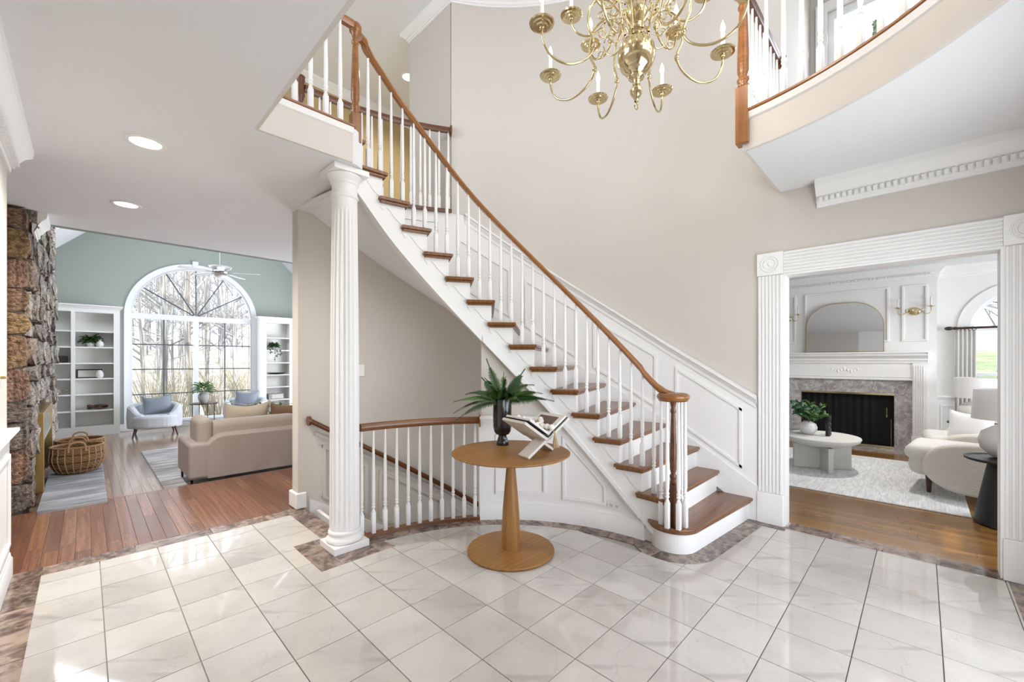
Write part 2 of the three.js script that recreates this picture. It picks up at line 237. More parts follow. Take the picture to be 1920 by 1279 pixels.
const std = (o) => new THREE.MeshStandardMaterial({ roughness: 0.6, metalness: 0, ...o });
const phy = (o) => new THREE.MeshPhysicalMaterial({ roughness: 0.5, metalness: 0, ...o });
const M = {
  wall: std({ color: '#cfc8bf', roughness: 0.85, bumpMap: plasterBump, bumpScale: 0.0004 }),
  trim: std({ color: '#f0eeeb', roughness: 0.42 }),
  ceiling: std({ color: '#e9e9e9', roughness: 0.9, bumpMap: plasterBump, bumpScale: 0.0004 }),
  fascia: std({ color: '#dad3cb', roughness: 0.8 }),
  sage: std({ color: '#a3aaa2', roughness: 0.88 }),
  cream: std({ color: '#e9e8e3', roughness: 0.8 }),
  tan: std({ color: '#bda679', roughness: 0.85 }),
  oak: phy({ map: oakStair, color: '#ddd3c8', roughness: 0.34, clearcoat: 0.35, clearcoatRoughness: 0.2 }),
  oakRail: phy({ map: oakGold, color: '#e4dac9', roughness: 0.3, clearcoat: 0.5, clearcoatRoughness: 0.16 }),
  oakDark: phy({ map: oakStair, color: '#b9a08c', roughness: 0.34, clearcoat: 0.4, clearcoatRoughness: 0.2 }),
  table: phy({ map: oakPale, color: '#efe4d6', roughness: 0.5 }),
  walnut: std({ color: '#4a2f20', roughness: 0.5 }),
  marble: [0, 1, 2, 3].map((k) => phy({ map: whiteMarble, color: ['#fbf9f7', '#f7f4f1', '#fffefc', '#f3f0ee'][k], roughness: 0.045, ior: 1.7 })),
  brownMarble: [0, 1, 2].map((k) => phy({ map: brownMarble, color: ['#eee6e0', '#ddd5d0', '#fbf3ec'][k], roughness: 0.14 })),
  grout: std({ color: '#a69f96', roughness: 0.9 }),
  greyMarble: phy({ map: greyMarble, color: '#ffffff', roughness: 0.2 }),
  slate: std({ map: slate, color: '#ffffff', roughness: 0.5 }),
  rock: ['#b89878', '#a88a72', '#c2a684', '#a2968c', '#c8a87c', '#b0a598', '#b4937f'].map((c) => std({ color: c, map: rockTexture, roughness: 0.92, bumpMap: rockBump, bumpScale: 0.018 })),
  rockGrey: ['#c4bdb5', '#b2aaa2', '#d0c9c0', '#b3a295', '#c0b8b0'].map((c) => std({ color: c, map: rockTexture, roughness: 0.92, bumpMap: rockBump, bumpScale: 0.02 })),
  mortar: std({ color: '#a89f95', roughness: 0.95, bumpMap: rockBump, bumpScale: 0.01 }),
  brass: phy({ color: '#d3c39c', metalness: 1, roughness: 0.14 }),
  brassDark: phy({ color: '#b89c66', metalness: 1, roughness: 0.3 }),
  steel: phy({ color: '#c9c9c6', metalness: 1, roughness: 0.25 }),
  black: phy({ color: '#141212', roughness: 0.22, clearcoat: 0.4 }),
  blackWood: std({ color: '#1d1c1d', roughness: 0.42 }),
  iron: std({ color: '#1b1b1c', roughness: 0.5, metalness: 0.6 }),
  firebox: std({ color: '#0b0b0b', roughness: 0.9 }),
  candle: std({ color: '#f6f1e6', roughness: 0.5 }),
  bulb: new THREE.MeshStandardMaterial({ color: '#fff6e6', emissive: '#ffeccc', emissiveIntensity: 6, roughness: 0.3 }),
  lampGlow: new THREE.MeshStandardMaterial({ color: '#ffffff', emissive: '#fff4e2', emissiveIntensity: 2.2 }),
  glass: new THREE.MeshPhysicalMaterial({ color: '#ffffff', transmission: 1, thickness: 0, roughness: 0.0, ior: 1.45 }),
  mirror: phy({ color: '#e9ebec', metalness: 1, roughness: 0.02 }),
  muntin: std({ color: '#4f545d', roughness: 0.5 }),
  windowFrame: std({ color: '#eef0f2', roughness: 0.45 }),
  sofa: std({ color: '#aa9e96', roughness: 0.92, bumpMap: weave, bumpScale: 0.0008 }),
  sofaCushion: std({ color: '#b3a79c', roughness: 0.92, bumpMap: weave, bumpScale: 0.0008 }),
  armchair: std({ color: '#bfc2c6', roughness: 0.95, bumpMap: weave, bumpScale: 0.0008 }),
  bluePillow: std({ color: '#868c96', roughness: 0.95, bumpMap: weave, bumpScale: 0.0008 }),
  oatPillow: std({ color: '#cdbfab', roughness: 0.95, bumpMap: weave, bumpScale: 0.0008 }),
  brownPillow: std({ color: '#8d7059', roughness: 0.95, bumpMap: weave, bumpScale: 0.0008 }),
  boucle: std({ color: '#e3ddd2', roughness: 1, bumpMap: boucleBump, bumpScale: 0.006 }),
  seatWhite: std({ color: '#e4e1da', roughness: 0.95, bumpMap: weave, bumpScale: 0.0008 }),
  whitePillow: std({ color: '#e9e8e6', roughness: 0.95, bumpMap: weave, bumpScale: 0.0006 }),
  plasterWhite: std({ color: '#e2dfd9', roughness: 0.85 }),
  concrete: std({ color: '#d4d2cc', roughness: 0.8, bumpMap: plasterBump, bumpScale: 0.0006 }),
  ceramic: phy({ color: '#e4e3df', roughness: 0.5 }),
  greyCeramic: std({ color: '#a7a5a3', roughness: 0.7 }),
  shade: new THREE.MeshPhysicalMaterial({ color: '#f4f3f1', roughness: 1, transmission: 0.35, thickness: 0 }),
  curtain: std({ color: '#cfcdc8', roughness: 0.95, bumpMap: weave, bumpScale: 0.0005 }),
  curtainRod: std({ color: '#3b2620', roughness: 0.45 }),
  blind: std({ color: '#f2f2ef', roughness: 0.6 }),
  rugWhite: std({ map: rugWhite, color: '#ffffff', roughness: 1, bumpMap: rugWhite, bumpScale: 0.003 }),
  rugGrey: std({ map: rugGrey, color: '#ffffff', roughness: 1, bumpMap: rugGrey, bumpScale: 0.002 }),
  leafDark: std({ color: '#2c4a1e', roughness: 0.55, side: THREE.DoubleSide }),
  leafMid: std({ color: '#47692b', roughness: 0.55, side: THREE.DoubleSide }),
  leafGlossy: std({ color: '#2f5a3c', roughness: 0.4, side: THREE.DoubleSide }),
  leafPale: std({ color: '#7f9a5c', roughness: 0.6, side: THREE.DoubleSide }),
  stem: std({ color: '#3f4a26', roughness: 0.7 }),
  wicker: ['#8d6b49', '#5f4530', '#a58560'].map((c) => std({ color: c, roughness: 0.85 })),
  bleached: std({ color: '#cfc8bf', roughness: 0.8 }),
  page: std({ color: '#ddd8d0', roughness: 0.8 }),
  photoBrown: std({ color: '#6d5547', roughness: 0.6 }),
  bead: std({ color: '#e9e3d9', roughness: 0.75 }),
  jute: std({ color: '#bfa67c', roughness: 0.95 }),
  plastic: std({ color: '#ece9e2', roughness: 0.4 }),
  dark: std({ color: '#2b2a29', roughness: 0.6 }),
  bark: std({ map: barkTexture, color: '#ffffff', roughness: 0.95 }),
  barkPale: std({ map: barkTexture, color: '#fffaf2', roughness: 0.95 }),
  evergreen: std({ color: '#5c6b4a', roughness: 0.95 }),
  litter: std({ map: leafLitter, color: '#ffffff', roughness: 1 }),
  grass: std({ map: grassTexture, color: '#ffffff', roughness: 1 }),
  roofing: std({ color: '#6b6864', roughness: 0.95 }),
};
const floorTints = (map, cols, rough, cc) => cols.map((c) => phy({ map, color: c, roughness: rough, clearcoat: cc, clearcoatRoughness: 0.12 }));
M.hallPlank = floorTints(oakFloor, ['#e0cdc0', '#d2bdb0', '#ecdcd0', '#c6b0a4'], 0.22, 0.25);
M.denPlank = floorTints(oakGrey, ['#ece6e0', '#e0d9d2', '#f6f1ec', '#d5cdc6'], 0.2, 0.55);
M.livingPlank = floorTints(oakPale, ['#e8dccb', '#dbcdb9', '#f2e7d8', '#cdbda8'], 0.24, 0.4);
// ---------------------------------------------------------------- levels and main lines of the house
const CEIL = 2.80, UP = 3.05, TOP = 5.49, RW = 2.65, RI = 1.60, WX = 4.09, LX = -0.355, DEN = -0.12, FZ = 0.70;
const FACT = 57.8;                                 // angle at which the round wall ends upstairs
// ---- foyer floor: stone tiles on a bed, brown border
const floor = structGroup('floor', 'polished white marble tile floor with a brown marble border', 'floor');
const wellArc = Array.from({ length: 9 }, (_, i) => P2(1.63, 90 - i * 38 / 8));
const footArc = Array.from({ length: 9 }, (_, i) => P2(1.72, 52 - i * 52 / 8));
add('bed', slab([[LX - 0.1, FZ], [LX - 0.1, -4.2], [1.44, -4.2], [1.44, -3.13], ...wellArc, ...footArc, [4.16, -1.5], [4.215, -0.84], [4.215, 0.38], [4.16, 0.38], [4.16, FZ]], -0.2, -0.009), M.grout, floor);
function clipPoly(poly, inside) {                  // cut a polygon [x, z] by half planes (a, b, c): a x + b z <= c
  for (const [a, b, c] of inside) {
    const out = [];
    for (let i = 0; i < poly.length; i++) {
      const p = poly[i], q = poly[(i + 1) % poly.length], dp = a * p[0] + b * p[1] - c, dq = a * q[0] + b * q[1] - c;
      if (dp <= 0) out.push(p);
      if (dp * dq < 0) { const t = dp / (dp - dq); out.push([lerp(p[0], q[0], t), lerp(p[1], q[1], t)]); }
    }
    poly = out; if (poly.length < 3) return null;
  }
  return poly;
}
const wellPlanes = Array.from({ length: 28 }, (_, i) => { const a = rad(20 + i * 3), r = 1.50; return [Math.cos(a), -Math.sin(a), CX * Math.cos(a) - CZ * Math.sin(a) + r]; });
const boxPlanes = [[-1, 0, 0.20], [0, -1, 4.05], [1, 0, 4.045], [0, 1, 0.50]];
const TILE = 0.3048, GAP = 0.0022;
const fullTile = [0, 1, 2, 3, 4, 5, 6, 7].map((k) => uvm(new RoundedBoxGeometry(TILE - 2 * GAP, 0.009, TILE - 2 * GAP, 1, 0.0009).translate(0, -0.0045, 0), 'x', k * 0.37, k * 0.53));
for (let d = -4; d < 13; d++) for (let r = -3; r < 15; r++) {
  const x0 = 0.6775 + d * TILE, z0 = -3.589 + r * TILE, cx = x0 + TILE / 2, cz = z0 + TILE / 2;
  const dist = Math.hypot(cx - CX, cz - CZ);
  if (cx > 1.40 && cz < -2.0 && dist > 1.72) continue;
  if (cx > 2.9 && cz < -1.45) continue;
  if (cx > 1.08 && cx < 1.44 && cz < -3.34) { if (cx > 1.28) continue; }
  const sq = [[x0 + GAP, z0 + GAP], [x0 + TILE - GAP, z0 + GAP], [x0 + TILE - GAP, z0 + TILE - GAP], [x0 + GAP, z0 + TILE - GAP]];
  let poly = clipPoly(sq, boxPlanes); if (!poly) continue;
  if (cx > 1.40 && cz < -1.4) poly = clipPoly(poly, wellPlanes);
  if (!poly) continue;
  const mat = M.marble[Math.floor(rnd() * 4)], full = poly.length === 4 && poly.every((p, i) => Math.abs(p[0] - sq[i][0]) + Math.abs(p[1] - sq[i][1]) < 1e-6);
  if (full) { const t = add('tile', fullTile[Math.floor(rnd() * 8)], mat, floor); t.position.set(cx, 0, cz); t.rotation.y = Math.floor(rnd() * 2) * PI; } else add('tile', uvm(slab(poly, -0.009, 0), 'x', rr(0, 3), rr(0, 3)), mat, floor);
}
// border pieces, 0.6 mm proud so that they lie over the cut tile edges
const BT = 0.0008; let bk = 0;
const border = (poly) => add('border_tile', uvm(slab(poly, -0.009, BT), bk % 2 ? 'x' : 'z', rr(0, 2), rr(0, 2)), M.brownMarble[bk++ % 3], floor);
for (let x = -0.2; x < 1.28; x += TILE * 1.5) border(rect(x + GAP, Math.min(x + TILE * 1.5, 1.29) - GAP, -4.2, -4.045));
for (let z = -4.2; z < 0.6; z += TILE * 2) border(rect(LX, -0.2, z + GAP, z + TILE * 2 - GAP));
for (let k = 0; k < 3; k++) border(rect(1.285, 1.44, -4.2 + k * 0.287, -4.2 + (k + 1) * 0.287 - 0.003));
border(rect(1.083, 1.231, -3.34, -3.09)); border(rect(1.083, 1.231, -3.087, -2.81)); border(rect(1.234, 1.50, -2.961, -2.81)); border(rect(1.234, 1.44, -3.34, -3.225)); border(rect(1.44, 1.60, -3.12, -2.963));
border([[1.503, -2.96], [1.60, -2.96], [1.62, -2.81], [1.503, -2.81]]);
for (let k = 0; k < 9; k++) { const a0 = 84 - k * 9.2, a1 = a0 - 9.05; border([...[0, .25, .5, .75, 1].map((t) => P2(1.615, lerp(a0, a1, t))), ...[1, .75, .5, .25, 0].map((t) => P2(1.455, lerp(a0, a1, t)))]); }
const stepRound = (r, a0, a1, n) => arcPts(3.10, -1.33, r, a0, a1, n);   // round end of the bottom step (a runs in x, z)
for (const [a0, a1] of [[245, 190], [189, 135], [134, 92]]) border([...stepRound(0.15, a0, a1, 6), ...stepRound(0.30, a1, a0, 6)]);
for (let k = 0; k < 3; k++) { const x0 = 3.095 + k * 0.29, x1 = x0 + 0.287, f = (x) => -1.17 + (x - 3.1) * 0.085; border([[x0, f(x0) - 0.01], [x1, f(x1) - 0.01], [x1, f(x1) + 0.14], [x0, f(x0) + 0.14]]); }
border([[3.966, -1.11], [4.12, -1.11], [4.12, -0.80], [3.97, -0.80]]);
for (let k = 0; k < 4; k++) border(rect(4.045, 4.215, -0.797 + k * TILE * 0.97, -0.8 + (k + 1) * TILE * 0.97));
border(rect(3.9, 4.12, 0.385, 0.62)); for (let k = 0; k < 8; k++) border(rect(3.9 - (k + 1) * 0.5, 3.897 - k * 0.5, 0.385, 0.62));
// ---- board floors
function planks(parent, x0, x1, z0, z1, top, width, len, mats, along, keep) {
  const variants = [0, 1, 2, 3, 4, 5].map((k) => [k * 0.61, k * 0.137]);
  const [a0, a1, b0, b1] = along === 'z' ? [x0, x1, z0, z1] : [z0, z1, x0, x1];
  for (let a = a0; a < a1 - 1e-6; a += width) for (let b = b0 - rr(0, len * 0.8); b < b1;) {
    const L = len * rr(0.7, 1.2), s = Math.max(b, b0), e = Math.min(b + L, b1); b += L;
    if (e - s < 0.02) continue;
    const w = Math.min(width, a1 - a), q = along === 'z' ? [a + w / 2, (s + e) / 2, w, e - s] : [(s + e) / 2, a + w / 2, e - s, w];
    if (keep && !keep(q[0], q[1])) continue;
    const [du, dv] = variants[Math.floor(rnd() * 6)];
    add('plank', uvm(bx(q[2] - 0.0012, 0.018, q[3] - 0.0012, q[0], top - 0.009, q[1], 0.0012), along, du + rnd(), dv), mats[Math.floor(rnd() * mats.length)], parent);
  }
}
const hallFloor = structGroup('floor', 'reddish oak board floor of the back hall', 'floor');
add('subfloor', slab([[-3.2, -4.2], [-3.2, -5.86], [4.2, -5.86], [4.2, -4.45], [2.4, -4.45], [1.44, -4.31], [1.44, -4.2]], -0.3, -0.018), M.walnut, hallFloor);
planks(hallFloor, -0.80, 1.90, -5.80, -4.2, 0, 0.083, 1.5, M.hallPlank, 'z', (x, z) => !(x > 1.44 && z > -4.36));
add('nosing', sweep([V(4.2, 0, -5.80), V(0.15, 0, -5.80)], [[-0.002, -0.022], [0.04, -0.022], [0.048, -0.011], [0.04, 0.0005], [-0.002, 0.0005]], -1), M.hallPlank[0], hallFloor);
const denFloor = structGroup('floor', 'pale oak board floor of the sunken family room', 'floor');
add('subfloor', bb(-1.4, 5.1, DEN - 0.25, DEN - 0.018, -12.4, -5.80), M.walnut, denFloor);
planks(denFloor, -0.45, 3.4, -12.1, -5.86, DEN, 0.083, 2.4, M.denPlank, 'z');
const livingFloor = structGroup('floor', 'golden oak board floor of the living room', 'floor');
add('subfloor', bb(4.215, 9.3, -0.3, -0.018, -4.2, 3.4), M.walnut, livingFloor);
planks(livingFloor, 4.217, 5.75, -1.6, 1.1, 0, 0.083, 1.9, M.livingPlank, 'z');
planks(livingFloor, 5.75, 8.8, -1.9, 1.4, 0, 0.083, 3.0, M.livingPlank, 'z', (x) => x > 7.3);
add('floor_field', uvm(bb(5.75, 7.42, -0.018, -0.001, -3, 3), 'z'), M.livingPlank[1], livingFloor);
// ---- basement well under the stair
const well = structGroup('wall_basement', 'beige walls of the basement stairwell', 'wall');
add('inner_face', band(1.63, 1.72, -20, 90, -2.7, -0.2, 40), M.wall, well);
add('well_floor', slab([[0.6, -4.4], [4.3, -4.4], [4.3, -0.5], [0.6, -0.5]], -2.85, -2.7), M.walnut, well);
add('end_wall', bb(1.30, 1.44, -2.7, -0.2, -4.4, -3.05), M.wall, well);
for (let k = 0; k < 13; k++) { const a0 = 88 - k * STEP; add('basement_tread', slab([P2(1.66, a0), P2(2.6, a0), P2(2.6, a0 - STEP - 0.8), P2(1.66, a0 - STEP - 0.8)], -RISE * (k + 1) - 0.03, -RISE * (k + 1)), M.oak, well); add('basement_riser', slab([P2(1.66, a0), P2(2.6, a0), P2(2.6, a0 - 0.7), P2(1.66, a0 - 0.7)], -RISE * (k + 1), -RISE * k - 0.03), M.trim, well); }
// ---- round wall of the stair
const roundWall = structGroup('wall_stair', 'tall curved beige wall behind the staircase', 'wall');
add('lower_wall', band(RW, RW + 0.14, FACT, 91.2, -2.7, CEIL, 20), M.wall, roundWall);
add('upper_wall', band(RW, RW + 0.14, 0, FACT, -2.7, TOP, 48), M.wall, roundWall);
add('straight_wall', bb(WX, WX + 0.14, -2.7, TOP, -1.501, -0.99), M.wall, roundWall);
struct('wall_right', panelYZ([[-1.0, 0], [FZ + 0.2, 0], [FZ + 0.2, CEIL + 0.1], [-1.0, CEIL + 0.1]], WX + 0.0, WX + 0.13, [[[-0.83, 0.0], [0.37, 0.0], [0.37, 2.11], [-0.83, 2.11]]]), M.wall, 'beige wall around the cased living room opening', 'wall');
struct('wall_gallery', [bb(WX, 5.5, UP - 0.2, TOP, -0.994, -0.85)], M.wall, 'beige upstairs wall beside the curved balcony', 'wall');
struct('wall_upper_corner', [bb(2.85, 2.97, UP, TOP, -4.60, -3.76), bb(2.85, 5.4, UP, TOP, -4.60, -4.48)], M.wall, 'shaded beige wall at the upstairs hall corner', 'wall');
struct('wall_upper_back', [bb(-1.5, 5.5, UP, TOP, -6.45, -6.30)], M.tan, 'tan back wall of the upstairs hall', 'wall');
struct('wall_upper_left', panelYZ(rect(-6.45, FZ, UP, TOP), -1.6, -1.48, [rect(-4.6, -2.2, 3.6, 5.0)]), M.wall, 'beige left wall of the upstairs hall', 'wall');
struct('wall_upper_end', bb(5.4, 5.5, UP, TOP, -6.45, -4.48), M.wall, 'beige end wall of the upstairs hall', 'wall');
const unseenUpWin = structGroup('window_9', 'unseen white window lighting the upstairs hall from its left end', 'window');  // out of view; lets light into the upstairs hall
add('frame', [bb(-1.58, -1.5, 3.6, 3.66, -4.6, -2.2), bb(-1.58, -1.5, 4.94, 5.0, -4.6, -2.2), ...[-4.6, -3.43, -2.26].map((z) => bb(-1.58, -1.5, 3.6, 5.0, z, z + 0.06))], M.windowFrame, unseenUpWin); add('pane', bb(-1.545, -1.54, 3.6, 5.0, -4.6, -2.2), M.glass, unseenUpWin);
// left foyer wall with white wainscot
const leftWall = structGroup('wall_left', 'pale wall with white wainscot at the near left', 'wall');
add('plaster', bb(LX - 0.14, LX, 0, CEIL, -4.21, FZ + 0.2), M.wall, leftWall);
add('wainscot', bb(LX - 0.001, LX + 0.012, 0.0, 0.90, -4.2, FZ), M.trim, leftWall);
const chairRail = [[0, -0.075], [0.012, -0.075], [0.014, -0.045], [0.028, -0.03], [0.036, -0.012], [0.052, -0.004], [0.052, 0.016], [0, 0.02]];
const baseProf = [[0, 0], [0.024, 0], [0.024, 0.105], [0.017, 0.12], [0.015, 0.142], [0.006, 0.15], [0, 0.15]];
const crownProf = [[0, 0], [0.016, 0], [0.018, 0.03], [0.032, 0.035], [0.034, 0.075], [0.05, 0.085], [0.075, 0.125], [0.105, 0.15], [0.11, 0.185], [0.11, 0.2], [0, 0.2]];
const frameProf = [[0, 0], [0.014, 0.002], [0.018, 0.012], [0.010, 0.022], [0, 0.026]];
add('chair_rail', sweep([V(LX, 0.93, FZ), V(LX, 0.93, -4.2), V(LX - 0.14, 0.93, -4.2)], chairRail, -1), M.trim, leftWall);
add('baseboard', sweep([V(LX, 0, FZ), V(LX, 0, -4.2), V(LX - 0.14, 0, -4.2)], baseProf, -1), M.trim, leftWall);
function frameOnX(x, z0, z1, y0, y1, side) {       // picture frame moulding on a wall that faces along x
  const t = 0.016, w = 0.026, s = side;
  return [bb(x, x + s * t, y0, y0 + w, z0, z1, 0.005), bb(x, x + s * t, y1 - w, y1, z0, z1, 0.005), bb(x, x + s * t, y0, y1, z0, z0 + w, 0.005), bb(x, x + s * t, y0, y1, z1 - w, z1, 0.005)];
}
for (const [z0, z1] of [[-4.1, -3.1], [-3.0, -2.0], [-1.9, -0.9]]) add('panel_frame', frameOnX(LX + 0.011, z0, z1, 0.22, 0.80, 1), M.trim, leftWall);
add('crown', sweep([V(LX, CEIL - 0.2, FZ), V(LX, CEIL - 0.2, -4.2), V(LX - 0.14, CEIL - 0.2, -4.2)], crownProf, -1), M.trim, leftWall);
for (let z = -4.18; z < -2.2; z += 0.042) add('dentil', bb(LX + 0.03, LX + 0.056, CEIL - 0.165, CEIL - 0.13, z, z + 0.026), M.trim, leftWall);
add('lever_handle', [bb(LX, LX + 0.022, 1.275, 1.292, -3.93, -3.91, 0.004), bb(LX + 0.016, LX + 0.026, 1.278, 1.290, -3.93, -3.87, 0.004)], M.brassDark, leftWall);
struct('wall_hall_left', [bb(-3.3, -3.2, -0.2, CEIL, -6.7, -4.1), bb(-3.3, LX - 0.13, -0.2, CEIL, -4.21, -4.07)], M.wall, 'beige walls at the left end of the back hall', 'wall');
struct('wall_hall_right', [bb(4.15, 4.25, -0.3, CEIL, -6.7, -1.1), slab([[1.44, -4.30], [1.44, -4.20], [1.5, -4.29], [4.2, -4.46], [4.2, -4.56], [1.5, -4.40]], -0.2, CEIL)], M.wall, 'beige wall on the hall side of the stair', 'wall');
// front wall behind the viewpoint; its unseen door glass and tall window are placed to light the foyer
const frontHoles = [rect(1.2, 3.4, 0.2, 2.2), rect(1.2, 3.4, 3.3, 5.2)];
struct('wall_front', panelXY([[-1.6, 0], [4.12, 0], [4.12, UP - 0.1], [5.6, UP - 0.1], [5.6, TOP], [-1.6, TOP]], FZ, FZ + 0.15, frontHoles), M.wall, 'front wall of the foyer with unseen door and tall window', 'wall');
const unseenFrontWindow = structGroup('window_1', 'unseen white framed window above the front door, lighting the upper foyer', 'window');
add('frame', [bb(1.2, 3.4, 3.3, 3.36, FZ, FZ + 0.1), bb(1.2, 3.4, 5.14, 5.2, FZ, FZ + 0.1), ...[1.2, 1.92, 2.62, 3.34].map((x) => bb(x, x + 0.06, 3.3, 5.2, FZ, FZ + 0.1)), bb(1.2, 3.4, 4.22, 4.26, FZ + 0.02, FZ + 0.08)], M.windowFrame, unseenFrontWindow);
add('pane', bb(1.2, 3.4, 3.3, 5.2, FZ + 0.045, FZ + 0.05), M.glass, unseenFrontWindow);
const unseenFrontDoor = structGroup('door_1', 'unseen white front door with glass and sidelights, lighting the lower foyer', 'door');
add('frame', [bb(1.2, 3.4, 0, 0.2, FZ, FZ + 0.1), bb(1.2, 3.4, 2.12, 2.2, FZ, FZ + 0.1), ...[1.2, 1.7, 2.82, 3.32].map((x) => bb(x, x + 0.08, 0, 2.2, FZ, FZ + 0.1)), bb(1.78, 2.82, 0.2, 0.6, FZ + 0.02, FZ + 0.08)], M.trim, unseenFrontDoor);
add('pane', bb(1.2, 3.4, 0.2, 2.2, FZ + 0.045, FZ + 0.05), M.glass, unseenFrontDoor);
// ---- floor between the storeys, with the round opening of the foyer
const holeArc = Array.from({ length: 33 }, (_, i) => { const a = rad(lerp(115.3, 6.5, i / 32)); return [CX + 1.69 * Math.cos(a), -1.05 + 1.69 * Math.sin(a)]; });
const opening = [[0.732, -2.913], ...holeArc, [3.12, -0.85], [WX + 0.05, -0.85], [WX + 0.05, -1.5], ...Array.from({ length: 30 }, (_, i) => P2(RW + 0.05, 0.5 + i * 89.7 / 29)), P2(1.46, 90.2), [1.36, -2.913]];
const storey = structGroup('ceiling', 'smooth pale ceiling under the upper floor', 'ceiling');
add('slab', slab([[-3.3, FZ + 0.1], [-3.3, -6.56], [4.2, -6.56], [4.2, -1.06], [9.3, -1.06], [9.3, FZ + 0.1]], CEIL, UP, [opening]), M.ceiling, storey);
add('slab', bb(4.16, 9.3, CEIL, UP, FZ, 3.5), M.ceiling, storey); add('slab', bb(4.2, 9.3, CEIL, UP, -4.3, -1.06), M.ceiling, storey);
struct('ceiling_upper', slab([[-1.6, FZ + 0.15], [-1.6, -6.45], [5.5, -6.45], [5.5, FZ + 0.15]], TOP, TOP + 0.1), M.ceiling, 'pale ceiling high above the staircase', 'ceiling');
struct('floor_upper', [slab([[-1.6, FZ + 0.1], [-1.6, -6.45], [0.70, -6.45], [0.70, FZ + 0.1]], UP + 0.001, UP + 0.006), slab([[0.7, -6.45], [5.5, -6.45], [5.5, -4.2], [0.7, -4.2]], UP + 0.001, UP + 0.006)], M.plasterWhite, 'pale carpet of the upper hall', 'floor');
// fascia boards of the opening, white bead and oak nosing
const fasciaLeft = structGroup('trim_1', 'cream fascia with oak nosing under the left balcony', 'fascia');
const edgeLeft = [V(0.72, 0, 0.50), V(0.72, 0, -2.915), V(1.36, 0, -2.915)];
const lift = (pts, y) => pts.map((p) => V(p.x, y, p.z));
add('fascia_board', [bb(0.722, 0.742, CEIL - 0.001, UP - 0.012, -2.913, 0.5), bb(0.732, 1.335, CEIL - 0.001, UP - 0.012, -2.918, -2.898)], M.fascia, fasciaLeft);
add('bead', sweep([V(0.74, UP - 0.035, 0.48), V(0.74, UP - 0.035, -2.898), V(1.335, UP - 0.035, -2.898)], [[0, -0.018], [0.012, -0.012], [0.016, 0.01], [0.022, 0.024], [0, 0.024]], -1), M.trim, fasciaLeft);
const noseProf = [[-0.06, -0.013], [0.018, -0.013], [0.027, -0.006], [0.027, 0.006], [0.018, 0.013], [-0.06, 0.013]];
add('nosing', sweep([V(0.735, UP + 0.002, 0.48), V(0.735, UP + 0.002, -2.902), V(1.345, UP + 0.002, -2.902)], noseProf, -1), M.oakRail, fasciaLeft);
const fasciaRight = structGroup('trim_2', 'cream curved fascia with oak nosing under the right balcony', 'fascia');
const curveR = (r, n, a0 = 115.3, a1 = -6.8) => Array.from({ length: n + 1 }, (_, i) => { const a = rad(lerp(a0, a1, i / n)); return V(CX + r * Math.cos(a), 0, -1.05 + r * Math.sin(a)); });
const bandR = (r0, r1, y0, y1) => quadGrid(Array.from({ length: 41 }, (_, i) => { const a = rad(lerp(115.3, 6.6, i / 40)), c = Math.cos(a), s = Math.sin(a); return [V(CX + r0 * c, y0, -1.05 + r0 * s), V(CX + r1 * c, y0, -1.05 + r1 * s), V(CX + r1 * c, y1, -1.05 + r1 * s), V(CX + r0 * c, y1, -1.05 + r0 * s)]; }));
add('fascia_board', [bandR(1.675, 1.70, CEIL - 0.001, UP - 0.012), bb(3.10, WX, CEIL - 0.001, UP - 0.012, -0.866, -0.846)], M.fascia, fasciaRight);
const rightEdge = [...curveR(1.675, 40, 115.3, 6.7), V(3.105, 0, -0.866), V(WX, 0, -0.866)];
add('bead', sweep(lift(rightEdge, UP - 0.035), [[0, -0.018], [0.012, -0.012], [0.016, 0.01], [0.022, 0.024], [0, 0.024]], 1), M.trim, fasciaRight);
add('nosing', sweep(lift(rightEdge, UP + 0.002), noseProf, 1), M.oakRail, fasciaRight);
// crown with dentils under the right balcony
const crownR = structGroup('trim_3', 'white dentil crown moulding under the right balcony', 'crown moulding');
add('crown', sweep([V(WX, CEIL - 0.2, -0.60), V(WX, CEIL - 0.2, FZ)], crownProf, -1), M.trim, crownR);
for (let z = -0.58; z < FZ; z += 0.036) add('dentil', bb(WX - 0.056, WX - 0.03, CEIL - 0.165, CEIL - 0.13, z, z + 0.022), M.trim, crownR);
// crown upstairs, along the round wall and the corner
const crownUp = structGroup('trim_4', 'white crown moulding at the top of the tall curved wall', 'crown moulding');
const smallCrown = crownProf.map(([a, b]) => [a * 0.8, b * 0.6]);
add('crown', sweep([...Array.from({ length: 25 }, (_, i) => P(RW, lerp(-13, FACT, i / 24), TOP - 0.12)), V(2.85, TOP - 0.12, -4.60), V(5.4, TOP - 0.12, -4.60)], smallCrown, 1), M.trim, crownUp);
const crownBack = structGroup('trim_5', 'white crown moulding on the upstairs back wall', 'crown moulding');
add('crown', sweep([V(5.4, TOP - 0.12, -6.30), V(-1.48, TOP - 0.12, -6.30)], smallCrown, 1).clone(), M.trim, crownBack);
